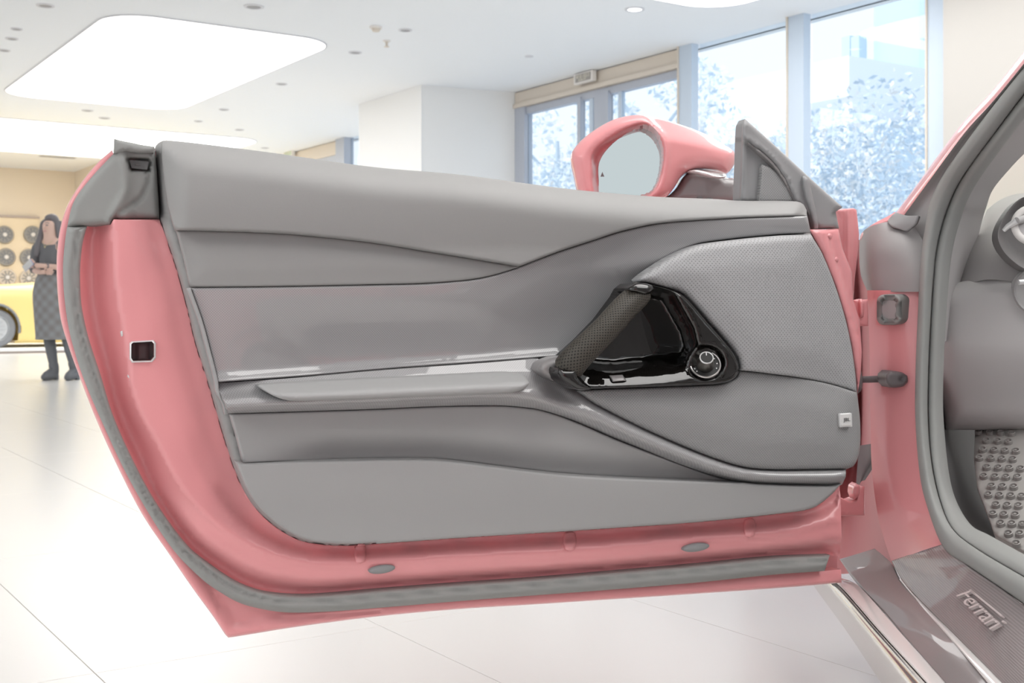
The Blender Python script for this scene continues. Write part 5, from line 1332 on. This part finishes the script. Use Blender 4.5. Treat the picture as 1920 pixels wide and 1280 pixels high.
ed = [('pelvis', 'waist'), ('waist', 'chest'), ('chest', 'nb'), ('nb', 'neck'), ('neck', 'head'), ('head', 'crown'), ('nb', 'sR'), ('sR', 'eR'), ('eR', 'wR'), ('wR', 'hR'), ('nb', 'sL'), ('sL', 'eL'), ('eL', 'wL'), ('wL', 'hL'),
      ('pelvis', 'hipR'), ('hipR', 'kR'), ('kR', 'aR'), ('aR', 'tR'), ('pelvis', 'hipL'), ('hipL', 'kL'), ('kL', 'aL'), ('aL', 'tL')]
body_w = skin('body', [J[k] for k in ks], [(ix[a], ix[b]) for a, b in ed], [R[k] for k in ks], 'skin', wroot)
def limb(name, keys, rad, m, ends=None):
    pts = [J[k] if isinstance(k, str) else k for k in keys]
    return skin(name, pts, [(i, i + 1) for i in range(len(pts) - 1)], rad, m, wroot)
def lerp3(a, b, t): return tuple(np.array(J[a]) * (1 - t) + np.array(J[b]) * t)
# top with three quarter sleeves, skirt, tights, boots
tv = [J['waist'][:2] + (0.93,), J['waist'], J['chest'], (0, 0.008, 1.325), J['sR'], lerp3('sR', 'eR', .5), J['eR'], lerp3('eR', 'wR', .28), J['sL'], lerp3('sL', 'eL', .5), J['eL'], lerp3('eL', 'wL', .28), (0, 0.008, 1.355)]
skin('knit_top', tv, [(0, 1), (1, 2), (2, 3), (3, 4), (4, 5), (5, 6), (6, 7), (3, 8), (8, 9), (9, 10), (10, 11), (3, 12)], [(0.125, 0.10), (0.118, 0.093), (0.14, 0.105), (0.075, 0.075), 0.062, 0.055, 0.050, 0.042, 0.062, 0.055, 0.050, 0.042, 0.062], 'sweater', wroot)
sk = []
for z, rx, ry, ox in ((1.02, 0.128, 0.105, 0), (0.93, 0.165, 0.125, 0), (0.82, 0.185, 0.14, 0.005), (0.62, 0.185, 0.145, 0.02), (0.44, 0.175, 0.15, 0.03), (0.39, 0.178, 0.152, 0.032)):
    sk.append([(ox + rx * math.cos(a), ry * math.sin(a), z) for a in np.linspace(0, 2 * math.pi, 25)])
loft('skirt', [[r[i] for r in sk] for i in range(25)], M['plaid'], wroot, world=True, nu=49, nv=20, thick=0.006)
limb('tights', ['hipR', 'kR', lerp3('kR', 'aR', .4), 'aR', 'tR'], [0.09, 0.058, 0.056, 0.042, 0.034], 'tights')
limb('tights', ['hipL', 'kL', lerp3('kL', 'aL', .4), 'aL', 'tL'], [0.09, 0.058, 0.056, 0.042, 0.034], 'tights')
limb('boot', [lerp3('kR', 'aR', .72), 'aR', (0.012, 0.02, 0.045), (0.0, -0.08, 0.04), (-0.005, -0.145, 0.028)], [0.054, 0.052, 0.050, (0.048, 0.044), (0.038, 0.034)], 'tights')
limb('boot', [lerp3('kL', 'aL', .72), 'aL', (0.222, 0.055, 0.045), (0.222, -0.04, 0.04), (0.225, -0.105, 0.028)], [0.054, 0.052, 0.050, (0.048, 0.044), (0.038, 0.034)], 'tights')
for x, y in ((0.012, 0.05), (0.222, 0.08)):
    o = link('boot_heel', box_mesh(0.045, 0.045, 0.05, 0.008), M['tights'], wroot); o.location = (x, y, 0.025)
# hands: fingers folded over the other arm
def fingers(base, d1, d2, side, thumb):
    for k, (L_f, off) in enumerate(((0.060, -0.024), (0.068, -0.008), (0.063, 0.008), (0.050, 0.023))):
        p0 = np.array(base) + np.array(side) * off
        p1 = p0 + np.array(d1) * L_f * 0.5; p2 = p1 + np.array(d2) * L_f * 0.55
        skin('finger', [tuple(p0 - np.array(d1) * 0.015), tuple(p1), tuple(p2)], [(0, 1), (1, 2)], [0.0095, 0.0085, 0.007], 'skin', wroot, level=1)
    t0 = np.array(base) - np.array(d1) * 0.03 + np.array(side) * -0.02
    skin('thumb', [tuple(t0), tuple(t0 + np.array(thumb) * 0.03), tuple(t0 + np.array(thumb) * 0.05 + np.array(d1) * 0.01)], [(0, 1), (1, 2)], [0.011, 0.0095, 0.008], 'skin', wroot, level=1)
fingers((0.075, -0.172, 1.04), (0.9, 0.1, 0.05), (0.5, 0.7, -0.3), (0, 0, -1), (0.5, -0.2, 0.8))
fingers((-0.075, -0.192, 1.105), (-0.9, 0.0, 0.15), (-0.5, 0.5, -0.5), (0, 0, -1), (-0.4, -0.4, 0.8))
# face and hair
hx, hy, hz = J['head']
for s in (-1, 1):
    o = link('eye', lathe_mesh([(0, 0.004), (0.009, 0.003), (0.013, 0)], 14), M['hair'], wroot); aim(o, (hx + s * 0.031, hy - 0.086, hz + 0.012), (0, -1, 0)); o.scale = (1, 0.45, 1)
    tube('eyebrow', [(hx + s * 0.016, hy - 0.088, hz + 0.033), (hx + s * 0.033, hy - 0.086, hz + 0.037), (hx + s * 0.048, hy - 0.076, hz + 0.031)], 0.0028, M['hair'], wroot, 6)
    skin('ear', [(hx + s * 0.074, hy + 0.005, hz + 0.015), (hx + s * 0.076, hy + 0.005, hz - 0.02)], [(0, 1)], [(0.008, 0.016), (0.006, 0.010)], 'skin', wroot, level=1)
skin('nose', [(hx, hy - 0.082, hz + 0.015), (hx, hy - 0.092, hz - 0.008), (hx, hy - 0.098, hz - 0.02)], [(0, 1), (1, 2)], [0.007, 0.010, 0.012], 'skin', wroot, level=1)
tube('mouth', [(hx - 0.02, hy - 0.080, hz - 0.044), (hx, hy - 0.087, hz - 0.045), (hx + 0.02, hy - 0.080, hz - 0.044)], [0.003, 0.006, 0.003], M['lip'], wroot, 8)
skin('hair', [(hx, hy + 0.045, hz + 0.06), (hx, hy + 0.035, hz + 0.10), (hx - 0.02, hy - 0.035, hz + 0.092), (hx - 0.075, hy + 0.01, hz + 0.03), (hx - 0.088, hy + 0.005, hz - 0.05), (hx - 0.098, hy - 0.035, hz - 0.16), (hx - 0.095, hy - 0.075, hz - 0.29),
              (hx + 0.07, hy + 0.015, hz + 0.04), (hx + 0.082, hy + 0.02, hz - 0.05), (hx + 0.085, hy + 0.02, hz - 0.15), (hx, hy + 0.075, hz - 0.05), (hx - 0.01, hy + 0.085, hz - 0.2)],
     [(0, 1), (1, 2), (0, 3), (3, 4), (4, 5), (5, 6), (0, 7), (7, 8), (8, 9), (0, 10), (10, 11)],
     [0.06, 0.055, (0.055, 0.03), 0.038, 0.034, 0.036, 0.024, 0.034, 0.026, 0.018, 0.06, 0.045], 'hair', wroot)
tube('necklace', [(-0.05, -0.062, 1.34), (-0.02, -0.095, 1.30), (0, -0.105, 1.285), (0.02, -0.095, 1.30), (0.05, -0.062, 1.34)], 0.0022, M['gold'], wroot, 6)
aim(link('pendant', lathe_mesh([(0, 0.004), (0.008, 0.003), (0.008, 0)], 12), M['gold'], wroot), (0, -0.107, 1.278), (0, -1, 0))
wv = np.array(lerp3('eL', 'wL', .86)); dv = np.array(J['wL']) - np.array(J['eL']); dv /= np.linalg.norm(dv)
tube('wrist_watch', [wv - dv * 0.008, wv + dv * 0.008], 0.031, M['hair'], wroot, 16)
R14 = Matrix.Translation(wloc) @ Matrix.Rotation(math.radians(-14), 4, 'Z')
ph = empty('mobile_phone', tuple(R14 @ Vector((-0.115, -0.205, 1.10)))); tag(ph, 'pale blue mobile phone held in the woman\'s hand', 'phone'); LOCAL.add(ph.name)
ph.rotation_euler = (math.radians(10), math.radians(55), math.radians(-14))
link('case', box_mesh(0.066, 0.009, 0.13, 0.004), M['phone'], ph)
link('screen', box_mesh(0.060, 0.002, 0.122, off=(0, -0.0055, 0)), M['badge'], ph)
